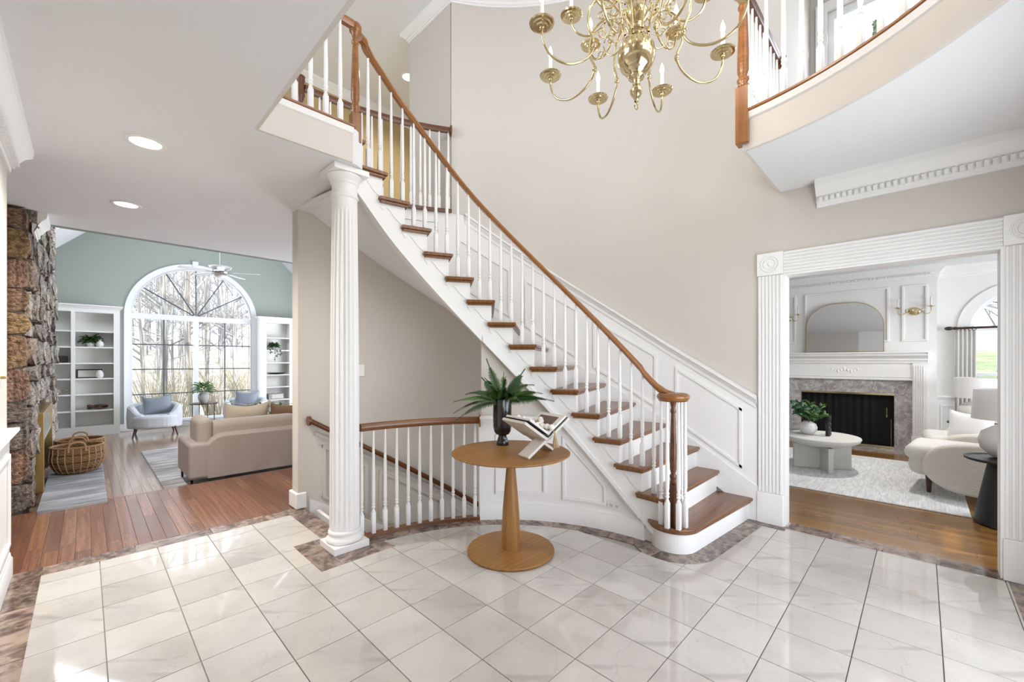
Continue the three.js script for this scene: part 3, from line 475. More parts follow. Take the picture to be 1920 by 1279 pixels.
// ---- casing of the living room opening: fluted boards, corner blocks, plinths
const casing = structGroup('trim_6', 'white fluted casing with rosette corner blocks around the living room opening', 'door casing');
const CW = 0.185, O0 = -0.83, O1 = 0.37, OT = 2.11;
function flutedX(z0, z1, y0, y1, across) {          // fluted board on the face x = WX: a backing and reeds
  const out = [bb(WX - 0.016, WX, y0, y1, z0, z1)], n = 7;
  for (let i = 0; i < n; i++) { const t = (i + 0.5) / n, w = 0.62 / n; out.push(across ? bb(WX - 0.026, WX - 0.014, lerp(y0, y1, t) - (y1 - y0) * w / 2, lerp(y0, y1, t) + (y1 - y0) * w / 2, z0 + 0.003, z1 - 0.003, 0.004) : bb(WX - 0.026, WX - 0.014, y0 + 0.004, y1 - 0.004, lerp(z0, z1, t) - (z1 - z0) * w / 2, lerp(z0, z1, t) + (z1 - z0) * w / 2, 0.004)); }
  return out;
}
add('side_casing', flutedX(O0 - CW, O0, 0.26, OT, false), M.trim, casing); add('side_casing', flutedX(O1, O1 + CW, 0.26, OT, false), M.trim, casing);
add('head_casing', flutedX(O0, O1, OT, OT + CW, true), M.trim, casing);
for (const z of [O0 - CW, O1]) {
  add('plinth_block', bb(WX - 0.036, WX, 0, 0.26, z - 0.004, z + CW + 0.004, 0.004), M.trim, casing);
  const b = add('corner_block', bb(WX - 0.034, WX, OT - 0.0, OT + CW + 0.004, z - 0.004, z + CW + 0.004, 0.003), M.trim, casing);
  add('rosette', [...[0.066, 0.044].map((r) => new THREE.TorusGeometry(r, 0.006, 8, 32).rotateY(PI / 2)), new THREE.SphereGeometry(0.018, 16, 10).scale(0.5, 1, 1)].map((g) => g.translate(WX - 0.035, OT + CW / 2, z + CW / 2)), M.trim, b);
}
add('jamb', [bb(WX - 0.012, 4.235, 0, OT, O0 - 0.002, O0 + 0.014), bb(WX - 0.012, 4.235, 0, OT, O1 - 0.014, O1 + 0.002), bb(WX - 0.012, 4.235, OT - 0.014, OT, O0, O1)], M.trim, casing);
// baseboard block and skirting at the end of the curved wall by the basement stair
const endTrim = structGroup('baseboard_stair', 'white baseboard block on the wall end beside the column', 'baseboard');
add('base_block', bb(1.362, 1.46, 0.001, 0.15, -4.335, -4.132, 0.012), M.trim, endTrim);
// ---------------------------------------------------------------- staircase
const stair = thing('staircase', 'curved staircase with oak treads, white risers and turned white balusters', 'staircase');
const noseA = (k) => (k - 3) * STEP, RT = 1.50, RS = 1.545;          // nose angle of tread k, tread end, stringer face
const off = (r, d) => d / r * 180 / PI;
function treadPlan(k, inset = 0) {
  const a0 = noseA(k), a1 = noseA(k + 1), e = inset, front = (r) => a0 + off(r, e), riser = (r) => a1 + off(r, 0.034 + 0.0);
  return [P2(RT + e, front(RT)), P2(RW, front(RW)), P2(RW, riser(RW)), P2(RS + 0.012, riser(RS)), P2(RS + 0.012, riser(RS) + off(RS, 0.03 - e)), P2(RT + e, riser(RT) + off(RT, 0.03 - e))];
}
function treadMesh(plan, under, y, u) {
  const c = plan.reduce((t, p) => [t[0] + p[0] / plan.length, t[1] + p[1] / plan.length], [0, 0]), ang = Math.atan2(-(c[1] - CZ), c[0] - CX);
  const g = merge([slab(plan, y - 0.028, y, [], 0.009), slab(under, y - 0.045, y - 0.027, [], 0.004)]);
  g.translate(-CX, 0, -CZ).rotateY(-ang); const q = uvm(g, 'x', u, u * 0.7); q.rotateY(ang).translate(CX, 0, CZ); return q;   // grain runs along the tread
}
for (let k = 3; k <= 15; k++) {
  const y = k * RISE;
  add('tread', treadMesh(treadPlan(k), treadPlan(k, 0.014), y, k * 0.43), M.oak, stair);
}
// second step, straight front; bottom step with a round end
const step2 = [[2.925, -1.318], [4.07, -1.325], P2(RW, off(RW, 0.034)), P2(RS + 0.012, off(RS, 0.034)), P2(RS + 0.012, off(RS, 0.064)), P2(RT, off(RT, 0.064))];
add('tread', uvm(merge([slab(step2, 2 * RISE - 0.028, 2 * RISE, [], 0.009), slab(step2.map(([x, z], i) => [x + (i === 0 || i === 5 ? 0.014 : 0), z - (i < 2 ? 0.014 : 0)]), 2 * RISE - 0.045, 2 * RISE - 0.027, [], 0.004)]), 'x', 0.2), M.oak, stair);
const stepOne = (r, f) => [[4.078, -1.05 + f], ...stepRound(r, 92, 268, 22), [3.4, -1.51], [4.078, -1.51]];
add('tread', uvm(merge([slab(stepOne(0.195, 0), RISE - 0.03, RISE, [], 0.010), slab(stepOne(0.18, -0.015), RISE - 0.046, RISE - 0.029, [], 0.004)]), 'x', 0.9), M.oak, stair);
add('riser', slab(stepOne(0.162, -0.033), 0, RISE - 0.045, [], 0.002), M.trim, stair);
add('riser', slab([[2.99, -1.345], [4.07, -1.352], [4.07, -1.38], [2.99, -1.375]], RISE, 2 * RISE - 0.045), M.trim, stair);
for (let k = 3; k <= 16; k++) { const a = noseA(k); add('riser', slab([P2(RS, a + off(RS, 0.030)), P2(RW, a + off(RW, 0.030)), P2(RW, a + off(RW, 0.05)), P2(RS, a + off(RS, 0.05))], (k - 1) * RISE, k * RISE - 0.026), M.trim, stair); }
// stringer: its lower edge runs beside the stair, its top follows the steps
const lowY = (a) => Math.max(0.03, noseY(a) - 0.47 + 0.035 * smooth(78, 92, a) + 0.03 * smooth(8, -4, a));
const stringerParts = [];
for (let k = 2; k <= 15; k++) { const a0 = (k === 2 ? -8.2 : noseA(k) + off(RS, 0.030)), a1 = noseA(k + 1) + off(RS, 0.030); stringerParts.push(band(RS, RI + 0.02, a0, a1, lowY, k * RISE - 0.044, 5)); }
stringerParts.push(band(RS, RI + 0.02, noseA(16) + off(RS, 0.03), 91.5, lowY, UP - 0.02, 3));
add('stringer', stringerParts, M.trim, stair);
add('stringer_moulding', band(RS - 0.012, RS + 0.002, 2, 51.5, (a) => lowY(a) + 0.004, (a) => lowY(a) + 0.05, 24), M.trim, stair);
// scroll-cut brackets under the tread ends
const wavy = (t) => { const s = clamp(t, 0, 1); return 0.018 + 0.128 * (0.16 * smooth(0, 0.12, s) + 0.84 * smooth(0.22, 0.98, s)) + 0.012 * Math.sin(s * 13) * (1 - s) - 0.014 * Math.exp(-Math.pow((s - 0.25) / 0.05, 2)); };
for (let k = 3; k <= 15; k++) { const a0 = noseA(k) + off(RS, 0.032), a1 = noseA(k + 1) + off(RS, 0.052); add('bracket', band(RS - 0.006, RS + 0.002, a0, a1, (a) => k * RISE - 0.046 - wavy((a1 - a) / (a1 - a0)), k * RISE - 0.044, 22), M.trim, stair); }
// plastered underside of the flight
const outY = (a) => noseY(a) + (a > 58 ? -0.262 : a > 50 ? lerp(-0.38, -0.262, (a - 50) / 8) : -0.40);
add('soffit', quadGrid(Array.from({ length: 31 }, (_, i) => { const a = lerp(2, 91.5, i / 30), yi = Math.min(lowY(a) + 0.005, CEIL - 0.001), yo = Math.min(outY(a), CEIL - 0.001); return [P(RI, a, yi), P(RW, a, yo), P(RW, a, yo + 0.03), P(RI, a, yi + 0.03)]; })), M.ceiling, stair);
// balusters
const balCache = new Map();
function balusterGeo(h, block) {
  const key = h.toFixed(3) + block.toFixed(3);
  if (!balCache.has(key)) {
    const b = block, t = h, prof = [[0.0155, b + 0.0], [0.0150, b + 0.008], [0.0088, b + 0.024], [0.0092, b + 0.030], [0.0145, b + 0.036], [0.0145, b + 0.044], [0.010, b + 0.05], [0.0145, b + 0.058], [0.0145, b + 0.066], [0.0105, b + 0.075], [0.0135, b + 0.10], [0.0142, b + 0.14], [0.0125, b + (t - b) * 0.5], [0.0078, t]];
    balCache.set(key, toCreasedNormals(merge([bx(0.031, b, 0.031, 0, b / 2, 0, 0.002), lathe(prof, 12)]), rad(40)));
  }
  return balCache.get(key);
}
const RB = 1.572;                                   // line of the balusters and the rail
const railY = (a) => noseY(a) + 0.70 + 0.055 * smooth(52, 74, a);
function putBaluster(parent, p, top, block, turn = 0, name = 'baluster') { const m = add(name, balusterGeo(top - p.y, block), M.trim, parent); m.position.copy(p); m.rotation.y = turn; return m; }
for (let k = 2; k <= 15; k++) for (const [d, bl] of [[1.55, 0.17], [4.95, 0.17]]) {
  const a = noseA(k) + d; if (k === 2 && d < 2) continue;
  putBaluster(stair, P(RB, a, k * RISE), railY(a) - 0.022, bl + 0.0, rad(a));
}
// handrail: gooseneck at the top, volute at the bottom
const railProf = (k = 1) => [[-0.018, -0.026], [0.018, -0.026], [0.022, -0.012], [0.029, -0.004], [0.030, 0.010], [0.022, 0.024], [0.008, 0.030], [-0.008, 0.030], [-0.022, 0.024], [-0.030, 0.010], [-0.029, -0.004], [-0.022, -0.012]].map(([x, y]) => [x * k, y * k]);
const railPts = [P(1.53, 89.6, 3.825), P(1.545, 88.2, 3.818), P(RB, 87.4, 3.80)];
for (let a = 85.2; a > 2; a -= 1.6) railPts.push(P(RB, a, railY(a) + 0.018 * smooth(76, 84, a)));
railPts.push(P(RB, 1, 1.285), P(RB + 0.005, -1, 1.228), P(RB + 0.01, -3, 1.178), P(RB + 0.02, -5, 1.142), P(RB + 0.035, -7, 1.122));
const handrailG = sweep(railPts, railProf(), 1);
const VC = V(2.985, 1.118, -1.290);
const volute = merge([lathe([[0.0, -0.026], [0.098, -0.026], [0.106, -0.012], [0.113, -0.002], [0.114, 0.010], [0.106, 0.024], [0.094, 0.030], [0.080, 0.024], [0.062, 0.020], [0.052, 0.026], [0.036, 0.031], [0.0, 0.032]], 40).translate(VC.x, VC.y, VC.z)]);
const handrail = add('handrail', handrailG, M.oakRail, stair);
add('volute', volute, M.oakRail, handrail);
for (const a of [20, 75, 130, 185, 240]) putBaluster(stair, V(VC.x + 0.082 * Math.cos(rad(a)), RISE, VC.z + 0.082 * Math.sin(rad(a))), VC.y - 0.026, 0.185);
const turned = (h, k = 1) => [[0.020, 0], [0.030, 0.012], [0.022, 0.03], [0.030, 0.045], [0.031, 0.06], [0.020, 0.075], [0.029, 0.11], [0.029, h * 0.35], [0.021, h * 0.78], [0.018, h - 0.09], [0.025, h - 0.08], [0.025, h - 0.065], [0.017, h - 0.05], [0.026, h - 0.02], [0.031, h]].map(([r, y]) => [r * k, y]);
add('newel_post', [uvm(bx(0.07, 0.30, 0.07, VC.x, RISE + 0.15, VC.z, 0.004), 'y'), lathe(turned(VC.y - 0.026 - RISE - 0.30, 0.8), 20, VC.x, RISE + 0.30, VC.z)], M.oakDark, stair);
// top newel on the landing
add('newel_post', [uvm(bx(0.066, 0.21, 0.066, 1.385, 3.085, -2.968, 0.004), 'y'), lathe(turned(0.60, 1.05), 22, 1.385, 3.19, -2.968), lathe([[0.03, 0], [0.042, 0.008], [0.044, 0.05], [0.036, 0.066], [0.0, 0.07]], 22, 1.385, 3.785, -2.968)], M.oakRail, stair);
add('landing_nosing', merge([slab([P2(RT, 88.4), P2(RW, 88.4), P2(RW, 90.5), P2(RT, 90.5)], UP - 0.028, UP + 0.001, [], 0.008)]), M.oak, stair);
// wall under the flight: beige above, white panelling below
const underWall = structGroup('wall_understair', 'curved panelled wall beneath the staircase', 'wall');
add('plaster', band(RI, RI + 0.10, -3, 51.8, 0, (a) => Math.max(0.06, lowY(a) + 0.01), 40), M.wall, underWall);
add('wainscot', band(RI - 0.012, RI + 0.004, -3, 51.9, 0, (a) => Math.max(0.05, Math.min(0.86, lowY(a) + 0.006)), 40), M.trim, underWall);
add('end_board', band(RI - 0.012, RI + 0.112, 51.8, 52.5, 0, 0.87, 2), M.trim, underWall);
add('chair_rail', sweep(Array.from({ length: 13 }, (_, i) => P(RI - 0.011, lerp(28.5, 52.4, i / 12), 0.885)), chairRail, 1), M.trim, underWall);
add('baseboard', sweep([...Array.from({ length: 31 }, (_, i) => P(RI - 0.011, lerp(1.0, 52.4, i / 30), 0))], baseProf, 1), M.trim, underWall);
const frameOnBand = (a0, a1, y0, y1, r, t = 0.014, w = 0.024) => {          // y0, y1 functions of the angle
  const f = (y) => typeof y === 'function' ? y : () => y, b = f(y0), u = f(y1), d = off(r, w);
  return [band(r - t, r + 0.002, a0, a1, b, (a) => b(a) + w, 14), band(r - t, r + 0.002, a0, a1, (a) => u(a) - w, u, 14), band(r - t, r + 0.002, a0, a0 + d, b, u, 2), band(r - t, r + 0.002, a1 - d, a1, b, u, 2)];
};
add('panel_frame', frameOnBand(31.4, 47.4, 0.22, 0.74, RI - 0.011), M.trim, underWall);
add('panel_frame', frameOnBand(12.5, 26.2, 0.20, (a) => Math.max(0.25, lowY(a) - 0.10), RI - 0.011), M.trim, underWall);
const outlet = thing('wall_outlet', 'small cream double outlet low on the panelling under the stair', 'outlet');
{ const p = P(RI - 0.012, 10.2, 0.21), ry = rad(10.2); outlet.position.copy(p); outlet.rotation.y = ry; add('plate', bx(0.006, 0.075, 0.118, -0.002, 0, 0, 0.002), M.plastic, outlet); for (const s of [-1, 1]) { const q = add('socket', new THREE.CylinderGeometry(0.016, 0.016, 0.004, 18).rotateZ(PI / 2).translate(-0.006, 0, s * 0.024), M.plasterWhite, outlet); add('slots', [bx(0.002, 0.009, 0.003, -0.0085, 0.003, s * 0.024 - 0.006), bx(0.002, 0.009, 0.003, -0.0085, 0.003, s * 0.024 + 0.006), bx(0.002, 0.005, 0.005, -0.0085, -0.008, s * 0.024)], M.dark, q); } }
// panelling on the round wall beside the flight
const dado = structGroup('trim_7', 'white panelled dado that climbs the curved wall beside the stair', 'wainscot');
const capY = (a) => noseY(a) + 0.79 + 0.0026 * Math.max(0, a - 6);
add('backing', band(RW - 0.012, RW + 0.004, -10.4, FACT - 0.2, (a) => noseY(a) - 0.22, (a) => Math.min(capY(a) - 0.02, UP - 0.03), 50), M.trim, dado);
add('skirt', band(RW - 0.026, RW, -10.4, 88, (a) => noseY(a) - 0.25, (a) => noseY(a) + 0.02, 60), M.trim, dado);
add('lower_end', bb(4.064, 4.092, 0, 0.30, -1.10, -1.016), M.trim, dado);
add('cap_rail', sweep(Array.from({ length: 44 }, (_, i) => { const a = lerp(-10.4, 54.5, i / 43); return P(RW - 0.011, a, capY(a) - 0.012); }), chairRail.map(([x, y]) => [x, y * 1.15]), 1), M.trim, dado);
for (const [a0, a1] of [[-7.9, 5.1], [9.1, 23.5], [27.2, 40.0], [43.6, 56.0]]) add('panel_frame', frameOnBand(a0, a1, (a) => noseY(a) + 0.08, (a) => Math.min(noseY(a) + 0.61, 2.93), RW - 0.011), M.trim, dado);
add('upper_panel', [band(RW - 0.012, RW + 0.004, FACT - 0.3, 88, (a) => noseY(a) - 0.22, UP - 0.02, 20), ...frameOnBand(60.5, 70, (a) => noseY(a) + 0.08, 2.93, RW - 0.011)], M.trim, dado);
// ---- guard at the basement stair
const guard = thing('guard_railing', 'low curved oak rail with white balusters guarding the basement stair', 'railing');
add('shoe', band(1.565, 1.635, 52.2, 89, -0.05, 0.026, 30), M.oak, guard);
const guardPts = Array.from({ length: 26 }, (_, i) => P(1.60, lerp(52.6, 88.5, i / 25), 0.865));
add('handrail', sweep(guardPts, railProf(1.05), 1), M.oak, guard);
add('rosette', uvm(bx(0.012, 0.11, 0.10, 0, 0, 0, 0.003), 'y').rotateY(rad(-38)).translate(...P(1.60, 52.4, 0.865).toArray()), M.oakRail, guard);
for (let a = 53.8; a < 89; a += 3.42) putBaluster(guard, P(1.60, a, 0.024), 0.842, 0.165, rad(a));
// wall rail that goes down to the basement, with its panelled dado
const wallRail = thing('basement_handrail', 'oak wall handrail with round end cap sloping down to the basement', 'handrail');
const wy = (a) => 0.816 - (89.1 - a) * 0.0272;
add('rail', sweep(Array.from({ length: 30 }, (_, i) => { const a = lerp(89.1, 44, i / 29); return P(2.59, a, wy(a)); }), railProf(0.95), -1), M.oakDark, wallRail);
add('end_cap', new THREE.CylinderGeometry(0.045, 0.045, 0.022, 28).rotateZ(PI / 2).translate(1.462, 0.822, -4.09), M.oakDark, wallRail);
for (const a of [80, 62]) add('bracket', tube([P(2.59, a, wy(a) - 0.02), P(2.60, a, wy(a) - 0.06), P(2.645, a, wy(a) - 0.075)], 0.006, 10, 8), M.brassDark, wallRail);
const wellDado = structGroup('trim_8', 'beige panelled dado along the basement stair', 'wainscot');
add('cap', band(RW - 0.022, RW, 44, 88, (a) => wy(a) - 0.11, (a) => wy(a) - 0.075, 30), M.wall, wellDado);
for (const [a0, a1] of [[77, 86.5], [60, 74.5], [46, 57.5]]) add('panel_frame', frameOnBand(a0, a1, (a) => wy(a) - 0.68, (a) => wy(a) - 0.17, RW - 0.001, 0.022, 0.03), M.wall, wellDado);
add('skirt', band(RW - 0.018, RW, 44, 89, (a) => wy(a) - 1.1, (a) => wy(a) - 0.74, 30), M.trim, wellDado);
const sw = thing('light_switch', 'white toggle switch plate on the beige wall behind the column', 'switch');
{ const a = 78.5; sw.position.copy(P(RW, a, 1.285)); sw.rotation.y = rad(a); add('plate', bx(0.006, 0.118, 0.076, -0.003, 0, 0, 0.003), M.plastic, sw); add('toggle', bx(0.012, 0.022, 0.01, -0.01, 0.004, 0, 0.002), M.plastic, sw); }
// ---- railing of the left balcony
const leftRail = thing('balcony_railing', 'oak rail with white balusters on the straight left balcony', 'railing');
add('handrail', sweep([V(1.36, 3.825, -2.955), V(0.5, 3.825, -2.94), V(-0.3, 3.825, -2.94)], railProf(), 1), M.oakRail, leftRail);
for (let i = 0; i < 9; i++) putBaluster(leftRail, V(1.262 - i * 0.1005, UP + 0.014, -2.94), 3.80, 0.15);
// ---- railing of the upstairs hall, on the round wall
const hallRail = thing('balcony_railing', 'far oak rail with white balusters along the upstairs hall', 'railing');
const hallPts = Array.from({ length: 20 }, (_, i) => P(2.62, lerp(FACT + 0.3, 90.2, i / 19), 3.93));
add('handrail', sweep(hallPts, railProf(1.05), 1), M.oakDark, hallRail);
add('rosette', new THREE.CylinderGeometry(0.055, 0.055, 0.02, 26).rotateX(PI / 2).rotateY(rad(FACT)).translate(...P(2.62, FACT + 0.2, 3.93).toArray()), M.oakDark, hallRail);
add('nosing', band(2.585, 2.70, FACT, 90, UP - 0.026, UP + 0.002, 24), M.oakDark, hallRail);
add('newel_post', [lathe(turned(0.78, 1.1), 18, ...P(2.62, 91.0, UP).toArray()), lathe([[0.03, 0], [0.04, 0.01], [0.036, 0.09], [0.046, 0.16], [0.046, 0.19], [0, 0.2]], 18, ...P(2.62, 91.0, UP + 0.78).toArray())], M.oakDark, hallRail);
for (let a = 58.6; a < 90; a += 2.2) putBaluster(hallRail, P(2.62, a, UP), 3.905, 0.14, rad(a));
// ---- railing of the curved right balcony
const rightRail = thing('balcony_railing', 'oak newel and white balusters of the curved right balcony', 'railing');
const BN = V(3.105, 0, -0.862);
add('newel_post', [uvm(bx(0.078, 0.38, 0.078, BN.x, 3.03, BN.z, 0.004), 'y'), lathe(turned(0.62, 1.25), 24, BN.x, 3.22, BN.z), lathe([[0.036, 0], [0.05, 0.01], [0.05, 0.06], [0, 0.08]], 24, BN.x, 3.84, BN.z)], M.oakRail, rightRail);
add('handrail', sweep([V(BN.x + 0.03, 3.90, BN.z), V(WX - 0.01, 3.90, BN.z)], railProf(), 1), M.oakDark, rightRail);
add('rosette', new THREE.CylinderGeometry(0.06, 0.06, 0.02, 26).rotateZ(PI / 2).translate(WX - 0.01, 3.90, BN.z), M.oakDark, rightRail);
for (let i = 0; i < 9; i++) putBaluster(rightRail, V(BN.x + 0.10 + i * 0.1, UP + 0.014, BN.z + 0.003), 3.876, 0.165);
const onCurve = (a, r = 1.705) => V(CX + r * Math.cos(rad(a)), 0, -1.05 + r * Math.sin(rad(a)));
for (let a = 10.9; a < 100; a += 3.5) { const p = onCurve(a); p.y = UP + 0.014; putBaluster(rightRail, p, 3.876, 0.165, rad(-a)); }
add('handrail', sweep(Array.from({ length: 40 }, (_, i) => { const p = onCurve(lerp(7, 112, i / 39)); p.y = 3.90; return p; }), railProf(), 1), M.oakRail, rightRail);
// ---- fluted column
const col = thing('column', 'white fluted column with square plinth at the foot of the basement stair', 'column', [1.36, 0, -3.09]);
add('plinth', bx(0.262, 0.05, 0.262, 0, 0.025, 0, 0.004), M.trim, col);
add('base', lathe([[0.0, 0.05], [0.125, 0.05], [0.130, 0.062], [0.128, 0.078], [0.118, 0.088], [0.112, 0.10], [0.112, 0.108], [0.117, 0.118], [0.114, 0.13], [0.107, 0.14], [0.0, 0.14]], 40), M.trim, col);
function flutedShaft(y0, y1, r0, r1) {
  const n = 20, per = 6, rows = [];
  for (let i = 0; i <= 30; i++) {
    const t = i / 30, y = lerp(y0, y1, t), r = lerp(r0, r1, t) + 0.003 * Math.sin(t * PI), depth = 0.0095 * Math.min(1, Math.min(t, 1 - t) / 0.02 * (1 - 0 * t)) * (t > 0.03 && t < 0.955 ? 1 : 0), row = [];
    for (let j = 0; j < n * per; j++) { const f = (j % per) / per, fl = f < 0.2 ? 0 : Math.sin((f - 0.2) / 0.8 * PI), q = r - depth * fl, a = j / (n * per) * 2 * PI; row.push(V(q * Math.cos(a), y, q * Math.sin(a))); }
    rows.push(row);
  }
  return quadGrid(rows);
}
add('shaft', flutedShaft(0.135, 2.60, 0.106, 0.089), M.trim, col);
add('capital', [lathe([[0.088, 2.585], [0.096, 2.59], [0.100, 2.60], [0.096, 2.612], [0.090, 2.62], [0.090, 2.685], [0.097, 2.69], [0.10, 2.70], [0.102, 2.715], [0.118, 2.735], [0.126, 2.75], [0.126, 2.758], [0, 2.758]], 40), bx(0.262, 0.042, 0.262, 0, 2.778, 0, 0.004)], M.trim, col);
// ---------------------------------------------------------------- chandelier
const chand = thing('chandelier', 'large two-tier brass chandelier with candle bulbs hanging in the foyer', 'chandelier', [2.213, 3.223, -1.171]);
add('body', lathe([[0.0, -0.352], [0.012, -0.35], [0.014, -0.335], [0.022, -0.325], [0.034, -0.305], [0.036, -0.285], [0.026, -0.268], [0.018, -0.258], [0.022, -0.25], [0.020, -0.235], [0.026, -0.225], [0.044, -0.218], [0.046, -0.208], [0.034, -0.200], [0.062, -0.185], [0.088, -0.155], [0.103, -0.115], [0.105, -0.085], [0.098, -0.045], [0.076, -0.008], [0.05, 0.012], [0.034, 0.02], [0.03, 0.035], [0.045, 0.045], [0.046, 0.058], [0.03, 0.068], [0.04, 0.09], [0.062, 0.12], [0.068, 0.15], [0.058, 0.185], [0.032, 0.21], [0.024, 0.23], [0.034, 0.245], [0.034, 0.26], [0.02, 0.275], [0.028, 0.32], [0.03, 0.36], [0.02, 0.42], [0.032, 0.47], [0.012, 0.52], [0.0, 0.53]], 40), M.brass, chand);
add('hook', new THREE.TorusGeometry(0.020, 0.005, 10, 24, PI * 1.6).rotateZ(-PI * 0.9).translate(0, -0.374, 0), M.brass, chand);
for (let k = 0; k < 24; k++) add('chain_link', new THREE.TorusGeometry(0.017, 0.0035, 6, 14).scale(0.75, 1.5, 1).rotateY(k % 2 ? PI / 2 : 0).translate(0, 0.55 + k * 0.044, 0), M.brass, chand);
add('ceiling_canopy', lathe([[0.0, 2.266], [0.075, 2.266], [0.07, 2.24], [0.03, 2.225], [0.012, 2.18], [0.010, 1.60], [0, 1.60]], 24), M.brass, chand);
const panProf = (s) => [[0.0, -0.020], [0.014, -0.022], [0.016, -0.012], [0.030, -0.012], [0.034, -0.004], [0.048, -0.004], [0.052, 0.003], [0.066, 0.004], [0.070, 0.012], [0.066, 0.013], [0.05, 0.009], [0.016, 0.008], [0.015, 0.032], [0.0, 0.032]].map(([r, y]) => [r * s, y * s]);
const bulbProf = (s) => [[0.0, 0], [0.006, 0.001], [0.0075, 0.008], [0.0125, 0.022], [0.0135, 0.032], [0.011, 0.046], [0.006, 0.062], [0.002, 0.074], [0, 0.078]].map(([r, y]) => [r * s, y * s]);
function arm(path, rTube) { const pts = path.map(([r, y]) => V(r, y, 0)); return tube(pts, rTube, 60, 8); }
const scroll = (r0, y0, s, dir) => tube(Array.from({ length: 16 }, (_, i) => { const a = i / 15 * PI * 2.4, q = s * (1 - i / 19); return V(r0 + Math.cos(a * dir + (dir > 0 ? 0 : PI)) * q, y0 + Math.sin(a * dir) * q, 0); }), 0.0042, 36, 6);
function tier(n, start, R, y, k, path, power) {
  const gArm = merge([arm(path, 0.0072 * k), lathe([[0, -0.014], [0.011, -0.014], [0.014, 0], [0.011, 0.014], [0, 0.014]], 10, path[5][0], path[5][1], 0)]), gScroll = merge([scroll(0.15 * k / 0.95, path[1][1] - 0.06, 0.035, 1), scroll(0.20 * k / 0.95, path[1][1] - 0.12, 0.03, -1), tube([V(0.09 * k, path[0][1] - 0.02, 0), V(0.13 * k, path[0][1] - 0.05, 0), V(0.18 * k, path[0][1] - 0.02, 0), V(0.2 * k, path[0][1] + 0.03, 0)], 0.004, 20, 6)]);
  const gPan = toCreasedNormals(lathe(panProf(k), 28, R, y, 0), rad(20)), gCandle = cy(0.0115 * k, 0.0115 * k, 0.098 * k, R, y + 0.025, 0, 14), gBulb = lathe(bulbProf(k * 1.05), 14, R, y + 0.023 + 0.098 * k, 0);
  for (let i = 0; i < n; i++) {
    const a = rad(start + i * 360 / n), mk = (name, g, m, p = chand) => { const o = add(name, g, m, p); if (p === chand) o.rotation.y = a; return o; };
    const ar = mk('arm', gArm, M.brass); mk('scroll', gScroll, M.brass, ar); mk('drip_pan', gPan, M.brass, ar);
    const cn = mk('candle_sleeve', gCandle, M.candle, ar); void cn; mk('bulb', gBulb, M.bulb, ar);
    const l = new THREE.PointLight(0xfff5ea, power, 0, 2); l.position.set(2.213 + R * Math.cos(a), 3.223 + y + 0.025 + 0.098 * k + 0.035, -1.171 - R * Math.sin(a)); l.castShadow = true; l.shadow.radius = 0.7; scene.add(l);
  }
}
tier(8, 27.9 + 5 + 22.5, 0.56, 0.0, 1.0, [[0.07, 0.02], [0.095, 0.13], [0.18, 0.205], [0.265, 0.17], [0.292, 0.05], [0.255, -0.065], [0.30, -0.145], [0.41, -0.19], [0.51, -0.155], [0.555, -0.07], [0.56, -0.012]], 0.16);
tier(8, 27.9 + 5, 0.37, 0.195, 0.92, [[0.045, 0.21], [0.065, 0.30], [0.12, 0.355], [0.178, 0.33], [0.195, 0.24], [0.17, 0.155], [0.20, 0.10], [0.27, 0.068], [0.335, 0.095], [0.366, 0.15], [0.37, 0.185]], 0.16);
// ---------------------------------------------------------------- recessed lights
function canLight(x, y, z, label, power, r = 0.085) {
  const o = thing('recessed_light', label, 'ceiling light', [x, y, z]);
  add('trim_ring', lathe([[r - 0.004, -0.001], [r, -0.005], [r + 0.018, -0.005], [r + 0.022, 0.0], [r + 0.018, 0.002], [r - 0.004, 0.002]], 36), M.trim, o);
  add('lens', lathe([[0, -0.003], [r - 0.004, -0.003], [r - 0.004, -0.0005], [0, -0.0005]], 32), M.lampGlow, o);
  const l = new THREE.SpotLight(0xfffaf3, power, 0, 1.35, 0.8, 2); l.position.set(x, y - 0.02, z); l.target.position.set(x, 0, z); l.castShadow = true; l.shadow.radius = 3; scene.add(l, l.target);
}
canLight(0.274, CEIL, -3.60, 'round recessed ceiling light nearer the foyer', 14);
canLight(0.259, CEIL, -5.15, 'round recessed ceiling light nearer the family room', 15);
canLight(3.27, TOP, -5.31, 'recessed light in the upstairs hall ceiling behind the wall corner', 10);
// ---------------------------------------------------------------- round entry table and what stands on it
const tbl = thing('entry_table', 'round brown wooden pedestal table in the middle of the foyer', 'table', [2.17, 0, -2.14]);
add('base', uvm(lathe([[0, 0.001], [0.305, 0.001], [0.316, 0.006], [0.316, 0.018], [0.31, 0.024], [0, 0.026]], 64), 'x'), M.table, tbl);
add('pedestal', (() => { const g = lathe([[0.066, 0.025], [0.068, 0.06], [0.067, 0.16], [0.060, 0.30], [0.047, 0.46], [0.034, 0.60], [0.026, 0.68], [0.026, 0.70]], 36); return uvm(g, 'y'); })(), M.table, tbl);
add('top', uvm(lathe([[0, 0.698], [0.30, 0.698], [0.415, 0.708], [0.43, 0.716], [0.43, 0.722], [0.424, 0.726], [0, 0.726]], 72), 'x', 0.3, 0.2), M.table, tbl);
const TY = 0.726;
